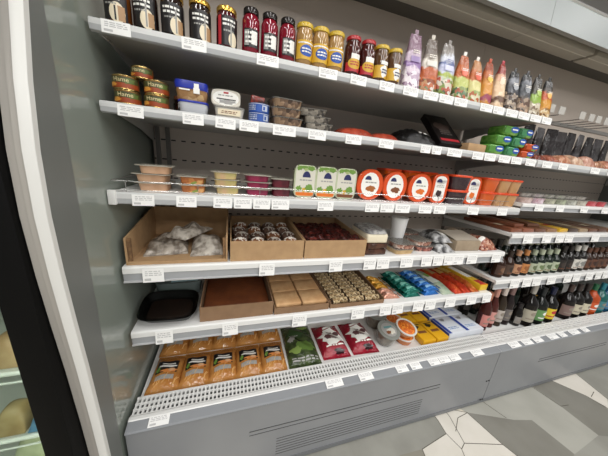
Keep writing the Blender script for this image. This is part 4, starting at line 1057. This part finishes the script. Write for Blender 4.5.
def bar_kit(nm, w, d, h, mat, end):
    b, _h = pillow(w, d, h, int(w * 1e4) + len(nm), .006, .002, 14, 8)
    ends = []
    for s in (-1, 1):
        e = MB(); ends.append(e)
        e.add([(s * w / 2, -d * .4, h * .5), (s * w / 2, d * .4, h * .5), (s * (w / 2 + .010), d * .5, h * .52), (s * (w / 2 + .010), -d * .5, h * .48), (s * w / 2, -d * .4, h * .5 + .001), (s * w / 2, d * .4, h * .5 + .001), (s * (w / 2 + .010), d * .5, h * .52 + .001), (s * (w / 2 + .010), -d * .5, h * .48 + .001)], [(0, 1, 2, 3), (7, 6, 5, 4), (0, 3, 7, 4), (1, 5, 6, 2), (2, 6, 7, 3)], 0)
    a = MB().art([('r', -w * .3, -d * .22, w * .2, d * .22, 0, 1)], lambda u, v, ly: (u, v, _h(u, v) + .0008 * ly))
    return Kit(nm, 'snack bar', [('wrapper', b.mesh('wrapper', [mat]), None), *[('crimped_end', e_.mesh('crimped_end', [mat]), None) for e_ in ends], ('print', a.mesh('print', [end]), None)])
yk = bar_kit('gold_bar', .098, .036, .020, M('gold_foil', '#c9912c', **FOIL), M('gold_print', '#e0bb5a', .3))
pk = bar_kit('pink_bar', .098, .036, .020, M('pink_foil', '#c9927c', **FOIL), M('pink_print', '#dcb4a4', .3))
ek = bar_kit('teal_bar', .106, .036, .020, M('teal_foil', '#0a6658', **FOIL), M('teal_print', '#7fc4b4', .25))
bk = bar_kit('blue_bar', .106, .036, .020, M('blue_foil', '#1f66b0', **FOIL), M('blue_print', '#8fbfe6', .25))
n5 = ('first', 'second', 'third', 'fourth', 'fifth')
for i in range(5):
    k, nm = (pk, 'pink') if i < 2 else (yk, 'gold')
    put(k, '%s wrapped bar, %s from the front in the row right of the sesame rolls' % (nm, n5[i]), (1.180, .052 + .046 * i, Z5), R(rnd.uniform(-4, 4)), 'pink and gold bars')
for i in range(5):
    for l in range(2):
        put(ek, '%s teal foil bar, %s from the front in the teal row' % (('bottom layer', 'top layer')[l], n5[i]), (1.310 + rnd.uniform(-.004, .004), .048 + .046 * i + .006 * l, Z5 + .0235 * l), R(rnd.uniform(-4, 4)), 'teal foil bars')
        put(bk, '%s bright blue foil bar, %s from the front in the blue row' % (('bottom layer', 'top layer')[l], n5[i]), (1.442 + rnd.uniform(-.004, .004), .048 + .046 * i + .006 * l, Z5 + .0235 * l), R(rnd.uniform(-4, 4)), 'blue foil bars')
mb, hf = pillow(.085, .30, .030, 50, .004, .012)
put(Kit('pale_pack', 'pack', [('film', mb.mesh('film', [M('pale_mint_film', '#b4bfa8', .2, noise='#8fa690', nscale=20, bump=.5)]), None), ('label', MB().art([('b', .0, .02, .02, .02, 0, 2), ('r', -.03, -.06, .025, .03, 1, 1)], lambda u, v, ly: (u, v, hf(u, v) + .001 * ly)).mesh('label', [PGREEN, M('mint_white', '#d4dad0', .3)]), None)]), 'pale mint long pack between the blue bars and the red packs', (1.555, .170, Z5), 0)
for i in range(3):
    mb, hf = pillow(.062, .32, .034, 52 + i, .004, .012)
    col = ('#c2301f', '#c9401f', '#b8481f')[i]
    put(Kit('red_pack', 'pack', [('film', mb.mesh('film', [M('red_foil_%d' % i, col, noise=('#d9642c', '#a82a1a', '#cf8a3a')[i], nscale=18, **FOIL)]), None), ('label', MB().art([('r', -.02, .03, .02, .12, 0, 1)], lambda u, v, ly: (u, v, hf(u, v) + .001 * ly)).mesh('label', [M('red_lab_%d' % i, ('#a88a5a', '#b08a4a', '#c0a050')[i], .3)]), None)]),
        '%s of the three long red foil packs near the right end of the fifth shelf' % ('left', 'middle', 'right')[i], (1.634 + .066 * i, .175, Z5), 0, 'long red foil packs')
ypk = block('yellow_pack', 'pack', .062, .30, .040, M('yellow_carton', '#d9b42c', .3), .004, [('r', -.022, -.14, .022, -.09, 4, 1), ('r', -.022, -.05, .022, .1, 1, 1), ('r', -.031, -.149, .031, -.140, 3, 1)])
put(ypk, 'yellow long pack with a red end at the right end of the fifth shelf', (1.832, .170, Z5), 0)

# ---- bottom tray of the first cabinet
ORF = M('orange_clear_film', '#bd8648', .12, noise='#a86e34', nscale=14, bump=.5, bscale=30)
ORW = M('orange_noodle', '#e0b070', .3)
mb, hf = pillow(.1235, .197, .029, 70, .005, .016, 14, 18)
fm = lambda u, v, ly: (u, v - .008, hf(u, v - .008) + .0009 * ly)
a = MB().art([('r', -.045, -.012, .043, .052, 0, 1), ('e', .002, .020, .038, .006, 1, 2), ('r', -.024, .030, .030, .036, 1, 2), ('b', .010, -.006, .034, .010, 2, 3), ('b', .022, .0, .014, .008, 5, 4), ('b', -.034, .004, .008, .012, 3, 4), ('r', -.038, -.044, .036, -.024, 4, 2)], fm)
op_film = mb.mesh('film', [ORF])
lbm = [PBLACK, PWHITE, M('shrimp_orange', '#d98a4a', .3), PGREEN, PGREY, M('shrimp_pale', '#e4b488', .3)]
nod = MB()
rr = random.Random(9)
for i in range(10):
    x = rr.uniform(-.05, .05); y = rr.uniform(-.075, -.045)
    pts = [(x + rr.uniform(-.004, .004) + .004 * q, y + .010 * q, 0) for q in range(4)]
    nod.tube([(px, py, hf(px, py) + .001) for px, py, _ in pts], .0012, 5)
okit = Kit('seafood_pack', 'pack', [('film', op_film, None), ('label', a.mesh('label', lbm), None, 'black label with white script and food picture'), ('strips', nod.mesh('strips', [ORW]), None)])
for i, x in enumerate((.078, .199, .319, .440, .562)):
    put(okit, '%s orange pack from the left in the front row of the bottom tray' % ('first', 'second', 'third', 'fourth', 'fifth')[i], (x, .098, ZT - .0035), R((-3, -1, 1, 1, -1)[i]), 'orange packs with black labels')
for i, x in enumerate((.080, .201, .322, .443, .564)):
    put(okit, '%s orange pack from the left in the row behind the front orange packs' % ('first', 'second', 'third', 'fourth', 'fifth')[i], (x, .300, ZT - .0035), R((-1, 1, -1, 1, 0)[i]), 'orange packs with black labels')
mb, hf = pillow(.172, .29, .042, 72, .010, .014, 18, 24)
fm = lambda u, v, ly: (u, v, hf(u, v) + .0028 + .0007 * ly)
a = MB().art([('b', -.01, .05, .06, .04, 0, 1), ('b', .02, -.05, .055, .035, 1, 1), ('b', -.04, -.07, .03, .02, 2, 2), ('b', .03, .09, .03, .014, 2, 2), ('b', -.05, .0, .02, .018, 3, 2)] + scrib(-.06, .02, -.01, .03, 1, 3, 2, 82) + scrib(-.07, -.128, .07, -.108, 2, 3, 2, 83), fm)
gk_ = Kit('greens_bag', 'bag', [('film', mb.mesh('film', [M('dark_green_film', '#2f3a24', .14, noise='#46552e', nscale=30, bump=.9, bscale=35)]), None), ('print', a.mesh('print', [M('leaf_dark', '#33492a', .25), M('leaf_light', '#5d7a38', .25), M('leaf_bright', '#7f984e', .25), PGREY]), None)])
put(gk_, 'dark green bag of leafy vegetables right of the orange packs', (.722, .148, ZT - .0035), R(-2))
mb, hf = pillow(.158, .245, .046, 73, .006, .016, 16, 22)
fm = lambda u, v, ly: (u, v - .028, hf(u, v - .028) + .0028 + .0007 * ly)
a = MB().art([('b', .0, .015, .066, .062, 0, 1), ('b', -.022, .012, .020, .016, 1, 2), ('b', .012, .002, .022, .014, 2, 2), ('b', .030, .034, .020, .014, 1, 3), ('b', -.008, .040, .018, .010, 2, 3), ('r', -.03, .082, .03, .095, 0, 1), ('b', .02, -.070, .03, .010, 3, 1)] + scrib(-.055, -.05, .05, -.035, 1, 0, 1, 84), fm)
rk_ = Kit('red_bag', 'bag', [('film', mb.mesh('film', [M('crimson_film', '#9a1c30', .16, noise='#8a1628', nscale=20, bump=.8, bscale=35)]), None), ('print', a.mesh('print', [PWHITE, M('dumpling_brown', '#5a3a3c', .35), M('dumpling_dark', '#7a6a66', .35), M('crimson_dark', '#2e1418', .2)]), None)])
put(rk_, 'left crimson bag with a white patch and dark dumplings', (.902, .140, ZT - .0035), R(-2), 'crimson dumpling bags')
put(rk_, 'right crimson bag with a white patch and dark dumplings', (1.080, .138, ZT - .0035), R(-3), 'crimson dumpling bags')
# clear cup and orange tubs
ccb = MB().lathe([(.048, 0), (.050, .003), (.060, .078)], 28)
ccl = MB().lathe([(.062, .0782), (.065, .080), (.065, .086), (.060, .087), (.05, .085)], 28)
cca = MB().art([('e', 0, 0, .046, .046, 0, 1), ('b', .01, -.01, .03, .022, 1, 2), ('r', -.026, .010, .026, .022, 2, 3), ('b', -.012, -.018, .016, .012, 3, 3)], on_top(.087))
ccup = Kit('salad_cup', 'tub', [('cup_body', ccb.mesh('cup_body', [M('sprout_grey', '#6f6a5e', .12, noise='#8a8272', nscale=40, coat=.5)]), None), ('lid', ccl.mesh('lid', [M('grey_clear_lid', '#858882', .1)]), None), ('label', cca.mesh('label', [PGREY, M('sprout_white', '#d4d2c6', .4), M('lab_teal', '#5a8a8c', .4), PBROWN]), None)])
put(ccup, 'grey clear cup with a round label beside the crimson bags', (1.226, .078, ZT + .014), 0, None, rot=(R(14), R(0), 0))
bpy.context.view_layer.update()
put(ccup, 'grey clear cup standing behind the front grey cup in the bottom tray', (1.255, .225, ZT - .0035), 0, None)
otb = MB().lathe([(.042, 0), (.044, .003), (.054, .036)], 28)
otl = MB().lathe([(.054, .0362), (.058, .038), (.058, .044), (.054, .045), (.048, .042)], 28, caps=(True, False))
ota = MB().lathe([(.049, .0405), (.047, .0418), (.001, .0425)], 28, caps=(False, False))
otub = Kit('orange_salad_tub', 'tub', [('tub_body', otb.mesh('tub_body', [M('carrot_salad_side', '#cf7a3a', .2, coat=.4)]), None), ('lid', otl.mesh('lid', [M('white_ring_lid', '#dedbd2', .35)]), None), ('carrot_salad', ota.mesh('carrot_salad', [crumbs('carrot_salad', ['#d9701f', '#c25a14', '#e8923a', '#d4662a'], 110, .35, .3)]), None)])
put(otub, 'lower of the two stacked orange carrot salad tubs with white ring lids', (1.352, .062, ZT - .0035), 0, 'orange carrot salad tubs')
put(otub, 'upper of the two stacked orange carrot salad tubs, tipped forward', (1.345, .066, ZT + .0575), 0, 'orange carrot salad tubs', rot=(R(14), R(2), 0), scale=(1.06, 1.06, 1.06))
put(otub, 'orange carrot salad tub behind the two stacked ones', (1.385, .21, ZT - .0035), 0, 'orange carrot salad tubs')
ybx = block('yellow_box', 'box', .092, .155, .042, M('yellow_box_card', '#dba51c', .3), .005, [('b', -.012, .035, .022, .014, 0, 1), ('r', -.03, .052, .03, .058, 0, 1)] + [('r', -.03, -.02, .03, .0, 9, 1)])
for cc in range(2):
    for ro in range(2):
        put(ybx, '%s yellow box in the %s column of yellow boxes right of the carrot tubs' % (('front', 'back')[ro], ('left', 'right')[cc]), (1.484 + .099 * cc, .070 + .168 * ro, ZT - .0035 + (.006 if ro else 0) * 0), R((-1, 2, 1, -2)[cc * 2 + ro]), 'yellow boxes')
wbx = MB().rbox(-.073, .073, -.075, .075, 0, .045, .004)
wba = MB().art([('r', -.072, -.072, -.050, .072, 3, 1), ('r', -.045, -.055, .060, .03, 0, 1), ('b', -.01, .048, .020, .013, 1, 1)] + scrib(-.04, -.045, .04, -.02, 2, 2, 2, 86), on_top(.045))
wbs = MB().box(-.0738, -.0732, -.070, .070, .003, .042)
wbk = Kit('white_box', 'box', [('carton', wbx.mesh('carton', [M('white_card', '#d9dde4', .35)]), None), ('top_print', wba.mesh('top_print', [M('pale_blue_white', '#e2e8f0', .35), M('box_grey', '#8a8a8c', .35), M('box_text', '#7a9ac8', .4), M('deep_blue', '#1f3f9a', .3)]), None), ('side_panel', wbs.mesh('side_panel', [M('deep_blue', '#1f3f9a', .3)]), None, 'deep blue side')])
for cc in range(2):
    for ro in range(2):
        put(wbk, '%s white box with a deep blue side in the %s column by the yellow boxes' % (('front', 'back')[ro], ('left', 'right')[cc]), (1.722 + .154 * cc - (.007 if cc else 0), .083 + .160 * ro, ZT - .0035), R((1, -1)[cc]), 'white and blue boxes')

# ------------------------------------------------------------------ bottles
def bottle_kit(nm, r, h, neck, glass, foil, lab, labm, z0=.25, z1=.52, cap=True):
    b = MB().lathe([(r * .9, 0), (r, .004), (r, h * .55), (r * .92, h * .61), (neck * 1.3, h * .74), (neck, h * .8), (neck, h * .97), (neck * 1.1, h * .975), (neck * 1.1, h)], 30)
    f = MB().lathe([(neck * 1.08, h * .80), (neck * 1.1, h * .81), (neck * 1.18, h * .985), (neck * 1.18, h * 1.006), (neck * .9, h * 1.01)], 18)
    a = MB().art(lab, on_cyl(r))
    return Kit(nm, 'bottle', [('glass_bottle', b.mesh('glass_bottle', [glass]), None), ('neck_foil', f.mesh('neck_foil', [foil]), None), ('label', a.mesh('label', labm), None)])
DG = M('dark_bottle_glass', '#171310', .05, spec=.35)
GG = M('green_bottle_glass', '#16211a', .05, spec=.35)
BG_ = M('brown_bottle_glass', '#2e1a10', .05, spec=.35)
def blab(h, r, c0, z0, z1):
    return [('r', -r * 1.3, h * z0, r * 1.3, h * z1, 0, 1), ('b', 0, h * (z0 + z1) / 2, r * .6, h * (z1 - z0) * .3, 1, 2)] + scrib(-r * .8, h * z0 + .004, r * .8, h * z0 + .014, 1, 2, 2, 88)
FR = [('#4a3228', '#7a5a44', BG_), ('#4d3a30', '#2a201c', BG_), ('#b98a6a', '#7a4a34', DG), ('#c0804a', '#8f5a30', DG), ('#a8b098', '#5f6a4c', GG), ('#b4bca4', '#6a7a54', GG), ('#a4ae96', '#56664a', GG), ('#b0b8a0', '#60704c', GG), ('#1f1a18', '#3a302c', DG), ('#211c1a', '#3a302c', DG), ('#cfccc4', '#8a8a86', DG), ('#c4c2bc', '#7f7f7c', DG), ('#5a3a2c', '#3a241c', BG_), ('#5f3c2c', '#3a241c', BG_), ('#54382a', '#3a241c', BG_), ('#5a3c30', '#33211a', BG_)]
nb = ('first', 'second', 'third', 'fourth', 'fifth', 'sixth', 'seventh', 'eighth', 'ninth', 'tenth', 'eleventh', 'twelfth', 'thirteenth', 'fourteenth', 'fifteenth', 'sixteenth')
words = ['brown labelled brown', 'dull brown labelled', 'peach labelled dark', 'orange labelled dark', 'pale green labelled', 'greenish white labelled', 'pale green labelled', 'greenish white labelled', 'plain black', 'plain black', 'white labelled black', 'white labelled black', 'reddish brown', 'reddish brown', 'reddish brown', 'reddish brown']
for i, (lc, l2, gl) in enumerate(FR):
    h = .165 if i not in (8, 9, 10, 11) else .185
    rr_ = .033
    k = bottle_kit('bottle', rr_, h, .013, gl, M('foil_%s' % lc[1:], lc if i > 1 else '#2a1c16', .35), blab(h, rr_, lc, .12, .50), [M('lab_' + lc[1:], lc, .45), M('lab2_' + l2[1:], l2, .45), PBROWN])
    put(k, '%s bottle, %s from the left in the front row of the standing bottles' % (words[i], nb[i]), (1.945 + .0755 * i, .050, T5), R(rnd.uniform(-10, 10)), 'front row of standing bottles')
BR = ['#3a2c26', '#2a211e', '#e0ddd4', '#2a211e', '#dcd9d0', '#b8bca0', '#c4c6a8', '#c0c0a8', '#b0b498', '#b8b8a4', '#1f1a18', '#a8a8a4', '#7a7a78', '#8f8f8c', '#5a3a2c', '#4a3228']
for i, fc in enumerate(BR):
    h = .212
    k = bottle_kit('bottle', .032, h, .0135, DG if i % 2 else GG, M('foil2_%s' % fc[1:], fc, .35), [('r', -.034, .118, .034, .126, 0, 1), ('r', -.03, .03, .03, .09, 0, 1)], [M('foil2_%s' % fc[1:], fc, .35)])
    put(k, '%s necked bottle, %s from the left in the back row of standing bottles' % (('brownish', 'black', 'white', 'black', 'white', 'pale green', 'pale green', 'cream', 'pale green', 'cream', 'black', 'silver', 'grey', 'grey', 'brown', 'brown')[i], nb[i]), (1.955 + .0755 * i, .135, T5), R(rnd.uniform(-10, 10)), 'back row of standing bottles')
# tall bottles in the bottom tray of the bottle cabinet
TB = [ # x, y, r, h, glass, foil, label, words
    (1.985, 0.060, 0.0340, 0.275, '#3f1a17', '#b8765c', '#c98078', 'rose wine bottle with a copper foil neck, leftmost in the bottom tray of bottles'),
    (2.068, 0.075, 0.0340, 0.285, '#4a201c', '#d49a8c', '#cf948c', 'rose wine bottle with a pink foil neck, second in the bottom tray of bottles'),
    (2.145, 0.075, 0.0340, 0.290, '#33291f', '#e0d4cc', '#b8b0a8', 'dark wine bottle with a white foil neck, third in the bottom tray of bottles'),
    (2.222, 0.075, 0.0340, 0.288, '#241c1c', '#8a6f6c', '#6a6462', 'dark wine bottle with a mauve foil neck, fourth in the bottom tray of bottles'),
    (2.300, 0.045, 0.0300, 0.170, '#15120f', '#232021', '#8f8a84', 'small black bottle with a grey label in front of the wine bottles'),
    (2.385, 0.044, 0.0505, 0.302, '#141110', '#a8a49c', '#aaa492', 'large black bottle with a silver neck and silvery label'),
    (2.500, 0.044, 0.0505, 0.274, '#151816', '#23282a', '#5f8a54', 'large black bottle with a green label'),
    (2.615, 0.044, 0.0505, 0.269, '#141312', '#1f2440', '#d8bc2c', 'large black bottle with a bright yellow label'),
    (2.728, 0.178, 0.0505, 0.297, '#1a1c22', '#2c3a7a', '#d0a030', 'black bottle with a blue cap and an ochre label behind the yellow labelled one'),
    (2.825, 0.044, 0.0505, 0.274, '#181312', '#4a3a36', '#7d6660', 'black bottle with a dull mauve label'),
    (2.935, 0.044, 0.0505, 0.269, '#171412', '#3a3230', '#c4bca4', 'black bottle with a beige label, left one of two'),
    (3.045, 0.044, 0.0505, 0.263, '#171412', '#2e2826', '#c8c0a8', 'black bottle with a beige label, right one of two'),
    (3.155, 0.044, 0.0505, 0.252, '#a8461f', '#2f6a4a', '#c9582a', 'orange bottle near the right edge of the bottom tray'),
    (3.265, 0.044, 0.0505, 0.252, '#1f5a58', '#2a7a8a', '#3f7a80', 'teal bottle at the right edge of the bottom tray, first of two'),
    (3.370, 0.044, 0.0505, 0.252, '#1f4a68', '#3a6ab0', '#4a7aa0', 'blue teal bottle at the right edge of the bottom tray, second of two'),
]
for i, (x, y, r_, h, gl, fo, la, nm) in enumerate(TB):
    sh = [('r', -r_ * 1.35, h * .13, r_ * 1.35, h * .44, 0, 1), ('r', -r_ * .9, h * .20, r_ * .9, h * .23, 1, 2), ('e', 0, h * .34, r_ * .5, h * .05, 1, 2)]
    k = bottle_kit('tall_bottle', r_, h, .0145, M('tg_%d' % i, gl, .05, spec=.3), M('tf_%d' % i, fo, .3, .2), sh, [M('tl_%d' % i, la, .4), PWHITE if i in (6, 12) else (PRED if i == 7 else M('tl2_%d' % i, '#8a8074', .4)), PBROWN])
    put(k, nm, (x, y, ZT - .0035), R(rnd.uniform(-6, 12)), 'tall bottles in the bottom tray')
for i, x in enumerate((2.02, 2.11, 2.20, 2.31, 2.42, 2.53, 2.64, 2.85, 2.96, 3.07)):
    k = bottle_kit('tall_bottle', .036, .27, .0145, GG if i % 2 else DG, M('back_foil_%d' % (i % 3), ('#2a2a2c', '#3f2a24', '#24303a')[i % 3], .3), [('r', -.036, .05, .036, .12, 0, 1)], [M('back_label_%d' % (i % 3), ('#4a4640', '#5a4a3a', '#3f4a44')[i % 3], .4)])
    put(k, 'dark bottle, %s from the left in the back row of the bottom tray of bottles' % nb[i], (x, .22 if i not in (7,) else .24, ZT - .0035), 0, 'dark bottles at the back of the bottom tray')

# ------------------------------------------------------------------ price tags
TAGS = {
 'top shelf': (Z1 - .002, -.0095, [(.061, .068, 'under the first jar'), (.139, .0, 'x'), (.250, .068, 'under the fourth jar'), (.463, .072, 'under the middle red bottle'), (.670, .070, 'under the mustard jars'), (.788, .066, 'under the ketchup jars'), (.908, .066, 'under the brown sauce jars'), (1.016, .072, 'under the purple bag'), (1.113, .074, 'under the brown and orange bag'), (1.194, .074, 'under the white and lilac bag'), (1.273, .072, 'under the left green and orange bag'), (1.422, .074, 'under the bright orange bag'), (1.498, .070, 'under the peach bag'), (1.584, .076, 'under the left clear black bag'), (1.667, .076, 'under the right clear black bag'), (1.751, .076, 'under the green labelled bag'), (1.832, .072, 'at the right end, last on this rail')]),
 'second shelf': (Z2 - .006, -.0095, [(.075, .067, 'under the green cans'), (.240, .062, 'under the pale grey tub'), (.336, .064, 'under the low cream tub'), (.410, .064, 'between the cream tub and the blue cans'), (.478, .0, 'x'), (.530, .084, 'under the clear trays of brown food'), (.652, .070, 'under the trays of greyish food'), (.800, .070, 'under the orange red fish pack'), (.948, .072, 'under the paler fish pack'), (1.145, .052, 'under the black crinkled bag, left one'), (1.205, .052, 'under the black crinkled bag, right one'), (1.308, .086, 'under the tilted black box'), (1.449, .070, 'under the low kraft box'), (1.528, .074, 'left of the green packs'), (1.626, .080, 'under the bright green packs'), (1.712, .076, 'under the sea green packs'), (1.818, .076, 'under the orange packs')]),
 'third shelf': (Z3 - .006, -.0095, [(.084, .064, 'under the peach boxes'), (.210, .064, 'under the orange and green salad'), (.326, .064, 'under the pale salad'), (.394, .064, 'left of the magenta salad'), (.462, .064, 'under the magenta salad'), (.532, .070, 'under the dark red salad'), (.716, .070, 'under the green and white packs'), (.932, .070, 'under the leftmost round orange tub'), (1.008, .070, 'left of the middle round tub'), (1.090, .080, 'under the middle round tub'), (1.217, .076, 'under the rightmost round tub'), (1.304, .074, 'under the dark picture tub'), (1.519, .076, 'under the orange picture tub'), (1.728, .076, 'under the beige tubs')]),
 'fourth shelf': (Z4 - .010, -.0095, [(.092, .068, 'under the box of dried fish'), (.493, .064, 'under the cookie box'), (.797, .066, 'under the dried fruit box'), (.970, .066, 'left of two under the cream block'), (1.043, .070, 'right of two under the cream block'), (1.179, .076, 'below the white cup'), (1.302, .068, 'below the red cake packs, left of three'), (1.376, .068, 'below the red cake packs, middle of three'), (1.447, .064, 'below the red cake packs, right of three'), (1.515, .074, 'below the beige box, left one'), (1.613, .076, 'below the beige box, right one'), (1.799, .074, 'below the reddish nuts')]),
 'fifth shelf': (Z5 - .007, -.0095, [(.109, .062, 'under the black tray'), (.351, .064, 'under the nearly empty brown box'), (.653, .070, 'under the flatbreads'), (.953, .074, 'under the sesame rolls'), (1.113, .070, 'under the pink and gold bars'), (1.188, .070, 'left of the teal bars'), (1.322, .072, 'under the teal bars'), (1.404, .074, 'under the blue bars'), (1.547, .078, 'under the mint pack'), (1.711, .078, 'under the red packs'), (1.835, .074, 'under the yellow pack')]),
 'upper shelf of the bottle cabinet': (Z2 - .006, -.0095, [(1.950, .08, 'first'), (2.087, .08, 'second'), (2.385, .09, 'third'), (2.55, .08, 'fourth')]),
 'clear pack shelf of the bottle cabinet': (T3 - .003, -.0095, [(2.012, .076, 'first'), (2.200, .074, 'second'), (2.437, .078, 'third'), (2.662, .076, 'fourth')]),
 'flat pack shelf of the bottle cabinet': (T4 - .008, -.0095, [(2.016, .086, 'first'), (2.185, .086, 'second'), (2.312, .086, 'third'), (2.404, .084, 'fourth'), (2.690, .090, 'fifth')]),
 'standing bottle shelf of the bottle cabinet': (T5 - .006, -.0095, [(2.043, .084, 'first'), (2.156, .086, 'second'), (2.252, .086, 'third'), (2.402, .09, 'fourth'), (2.578, .09, 'fifth'), (2.680, .086, 'sixth'), (2.832, .09, 'seventh'), (2.945, .08, 'eighth'), (3.04, .08, 'ninth')]),
}
TAGM = {}
def tag_kit(w, h):
    key = (round(w, 3), round(h, 3))
    if key not in TAGM:
        b = MB().box(-w / 2, w / 2, -.0008, 0, -h, 0, 0)
        b.art(scrib(-w * .42, -h * .55, w * .4, -h * .12, 3, 1, 1, int(w * 1000)) + [('r', -w * .42, -h * .88, -w * .12, -h * .70, 1, 1)], on_front(-.0008, .0002))
        TAGM[key] = Kit('price_tag', 'price tag', [('price_tag', b.mesh('price_tag', [PAPER, INK]), None)])
    return TAGM[key]
for where, (zt, y, lst) in TAGS.items():
    hh = .036 if 'top' in where or 'second' in where or 'third' in where or 'upper' in where or 'clear' in where else (.050 if 'fourth' in where or 'flat' in where else .055)
    if zt > 1.1 and 'third' not in where and 'clear' not in where: hh = .031
    for x, w, nm in lst:
        if w <= 0: continue
        if 'bottle cabinet' in where:
            lab_ = 'white price tag on the %s, %s from the left' % (where, nm)
        else:
            lab_ = 'white price tag on the %s rail %s' % (where, nm)
        o = put(tag_kit(w * .97, hh), lab_, (x, y, zt), 0, 'price tags')
        o.rotation_euler = (R(-4), R(rnd.uniform(-1, 1)), 0)
bandtags = [(.103, .070, 'below the first orange pack'), (.807, .086, 'below the green bag'), (.972, .076, 'below the left crimson bag'), (1.180, .068, 'below the grey cup'), (1.265, .064, 'below the grey cup, right of a gap'), (1.386, .070, 'below the carrot tubs'), (1.458, .070, 'below the left yellow boxes'), (1.530, .070, 'below the right yellow boxes'), (1.585, .0, ''), (1.697, .086, 'below the white boxes'),
            (2.008, .090, 'below the first rose bottle'), (2.124, .084, 'below the second rose bottle'), (2.226, .078, 'below the fourth wine bottle'), (2.375, .094, 'below the silver necked bottle'), (2.476, .066, 'below the green labelled bottle'), (2.606, .102, 'below the yellow labelled bottle'), (2.730, .07, 'below the ochre labelled bottle')]
ang = math.atan2(.008, .031)
for x, w, nm in bandtags:
    if w <= 0: continue
    o = put(tag_kit(w * .97, .036), 'white price tag on the tray front band ' + nm, (x, -.1165, .4105), 0, 'price tags')
    o.rotation_euler = (-(math.pi / 2 - ang), 0, R(rnd.uniform(-1.5, 1.5)))

# ------------------------------------------------------------------ things in the neighbouring fridge
def blob(w, d, h, col, c2, nm, label, loc, cat):
    mb, hf = pillow(w, d, h, int(w * 1e4), .006, .004)
    put(Kit(nm, cat, [('wrapper', mb.mesh('wrapper', [M(nm + col[1:], col, .4, noise=c2, nscale=20)]), None)]), label, loc, 0)
blob(.085, .10, .075, '#b08f68', '#c0a27c', 'bread_bag', 'tan wrapped loaf on the upper visible shelf of the fridge with the black frame', (-.228, -.132, .766), 'bread')
blob(.16, .12, .16, '#d6d6c6', '#c6c7b4', 'white_bag', 'big whitish bag standing at the back of the middle shelf of the black framed fridge', (-.22, .02, .536), 'bag')
blob(.07, .08, .075, '#b09a70', '#9c8256', 'bread_bag', 'tan wrapped loaf on the middle shelf of the black framed fridge', (-.252, -.148, .536), 'bread')
blob(.085, .07, .055, '#4a7ea8', '#6a9cc0', 'blue_bag', 'flat blue bag on the middle shelf of the black framed fridge', (-.168, -.155, .536), 'bag')
blob(.17, .14, .19, '#cdd2b0', '#b9c09c', 'green_bag', 'pale green bag on the lower shelf of the black framed fridge', (-.22, -.11, .301), 'bag')
blob(.20, .14, .185, '#d8dac8', '#bcc0aa', 'pale_bag', 'pale bag behind the tan loaf on the upper visible shelf of the black framed fridge', (-.23, .06, .766), 'bag')

# ------------------------------------------------------------------ lamps of the shop
def area(name, loc, sx, sy, power, col=(1, .96, .9), rot=(0, 0, 0)):
    l = bpy.data.lights.new(name, 'AREA'); l.shape = 'RECTANGLE'; l.size = sx; l.size_y = sy; l.energy = power; l.color = col
    o = bpy.data.objects.new(name, l); COL.objects.link(o); o.location = loc; o.rotation_euler = rot
    return o
for i, x in enumerate((-0.6, 0.5, 1.6, 2.7, 3.8)):
    area('ceiling_lamp', (x, -1.15, 3.15), .16, 1.3, 13, (1, .985, .965))
for i, x in enumerate((-.6, 1.0, 2.6, 4.2)):
    area('ceiling_lamp', (x, -4.3, 3.15), .16, 1.3, 36, (1, .985, .965))  # farther row, added to carry light deeper into the shelves
for i, x in enumerate((-.2, 1.4, 3.0)):
    area('ceiling_lamp', (x, -2.9, 3.15), .16, 1.3, 19, (1, .985, .965))
w = bpy.data.worlds.new('World'); scene.world = w; w.use_nodes = True
bg = w.node_tree.nodes['Background']
bg.inputs['Color'].default_value = (1.0, .995, .99, 1); bg.inputs['Strength'].default_value = 0.36

# ------------------------------------------------------------------ camera
cam = bpy.data.cameras.new('Camera'); co = bpy.data.objects.new('Camera', cam); COL.objects.link(co)
cam.sensor_fit = 'HORIZONTAL'; cam.sensor_width = 36.0; cam.lens = 234.2078 / 608 * 36
cam.clip_start = .02
rt = Vector((.95434877, -.28552371, .08771909)); dn = Vector((.00263446, -.28561735, -.95834012)); fw = Vector((.29868292, .91482181, -.27182637))
m = Matrix((rt, -dn, -fw)).transposed().to_4x4()
m.translation = Vector((.3523822, -.87264513, 1.36544495))
co.matrix_world = m
scene.camera = co
scene.view_settings.view_transform = 'Standard'
scene.view_settings.look = 'None'
scene.view_settings.exposure = 0.16
scene.view_settings.gamma = 1.0
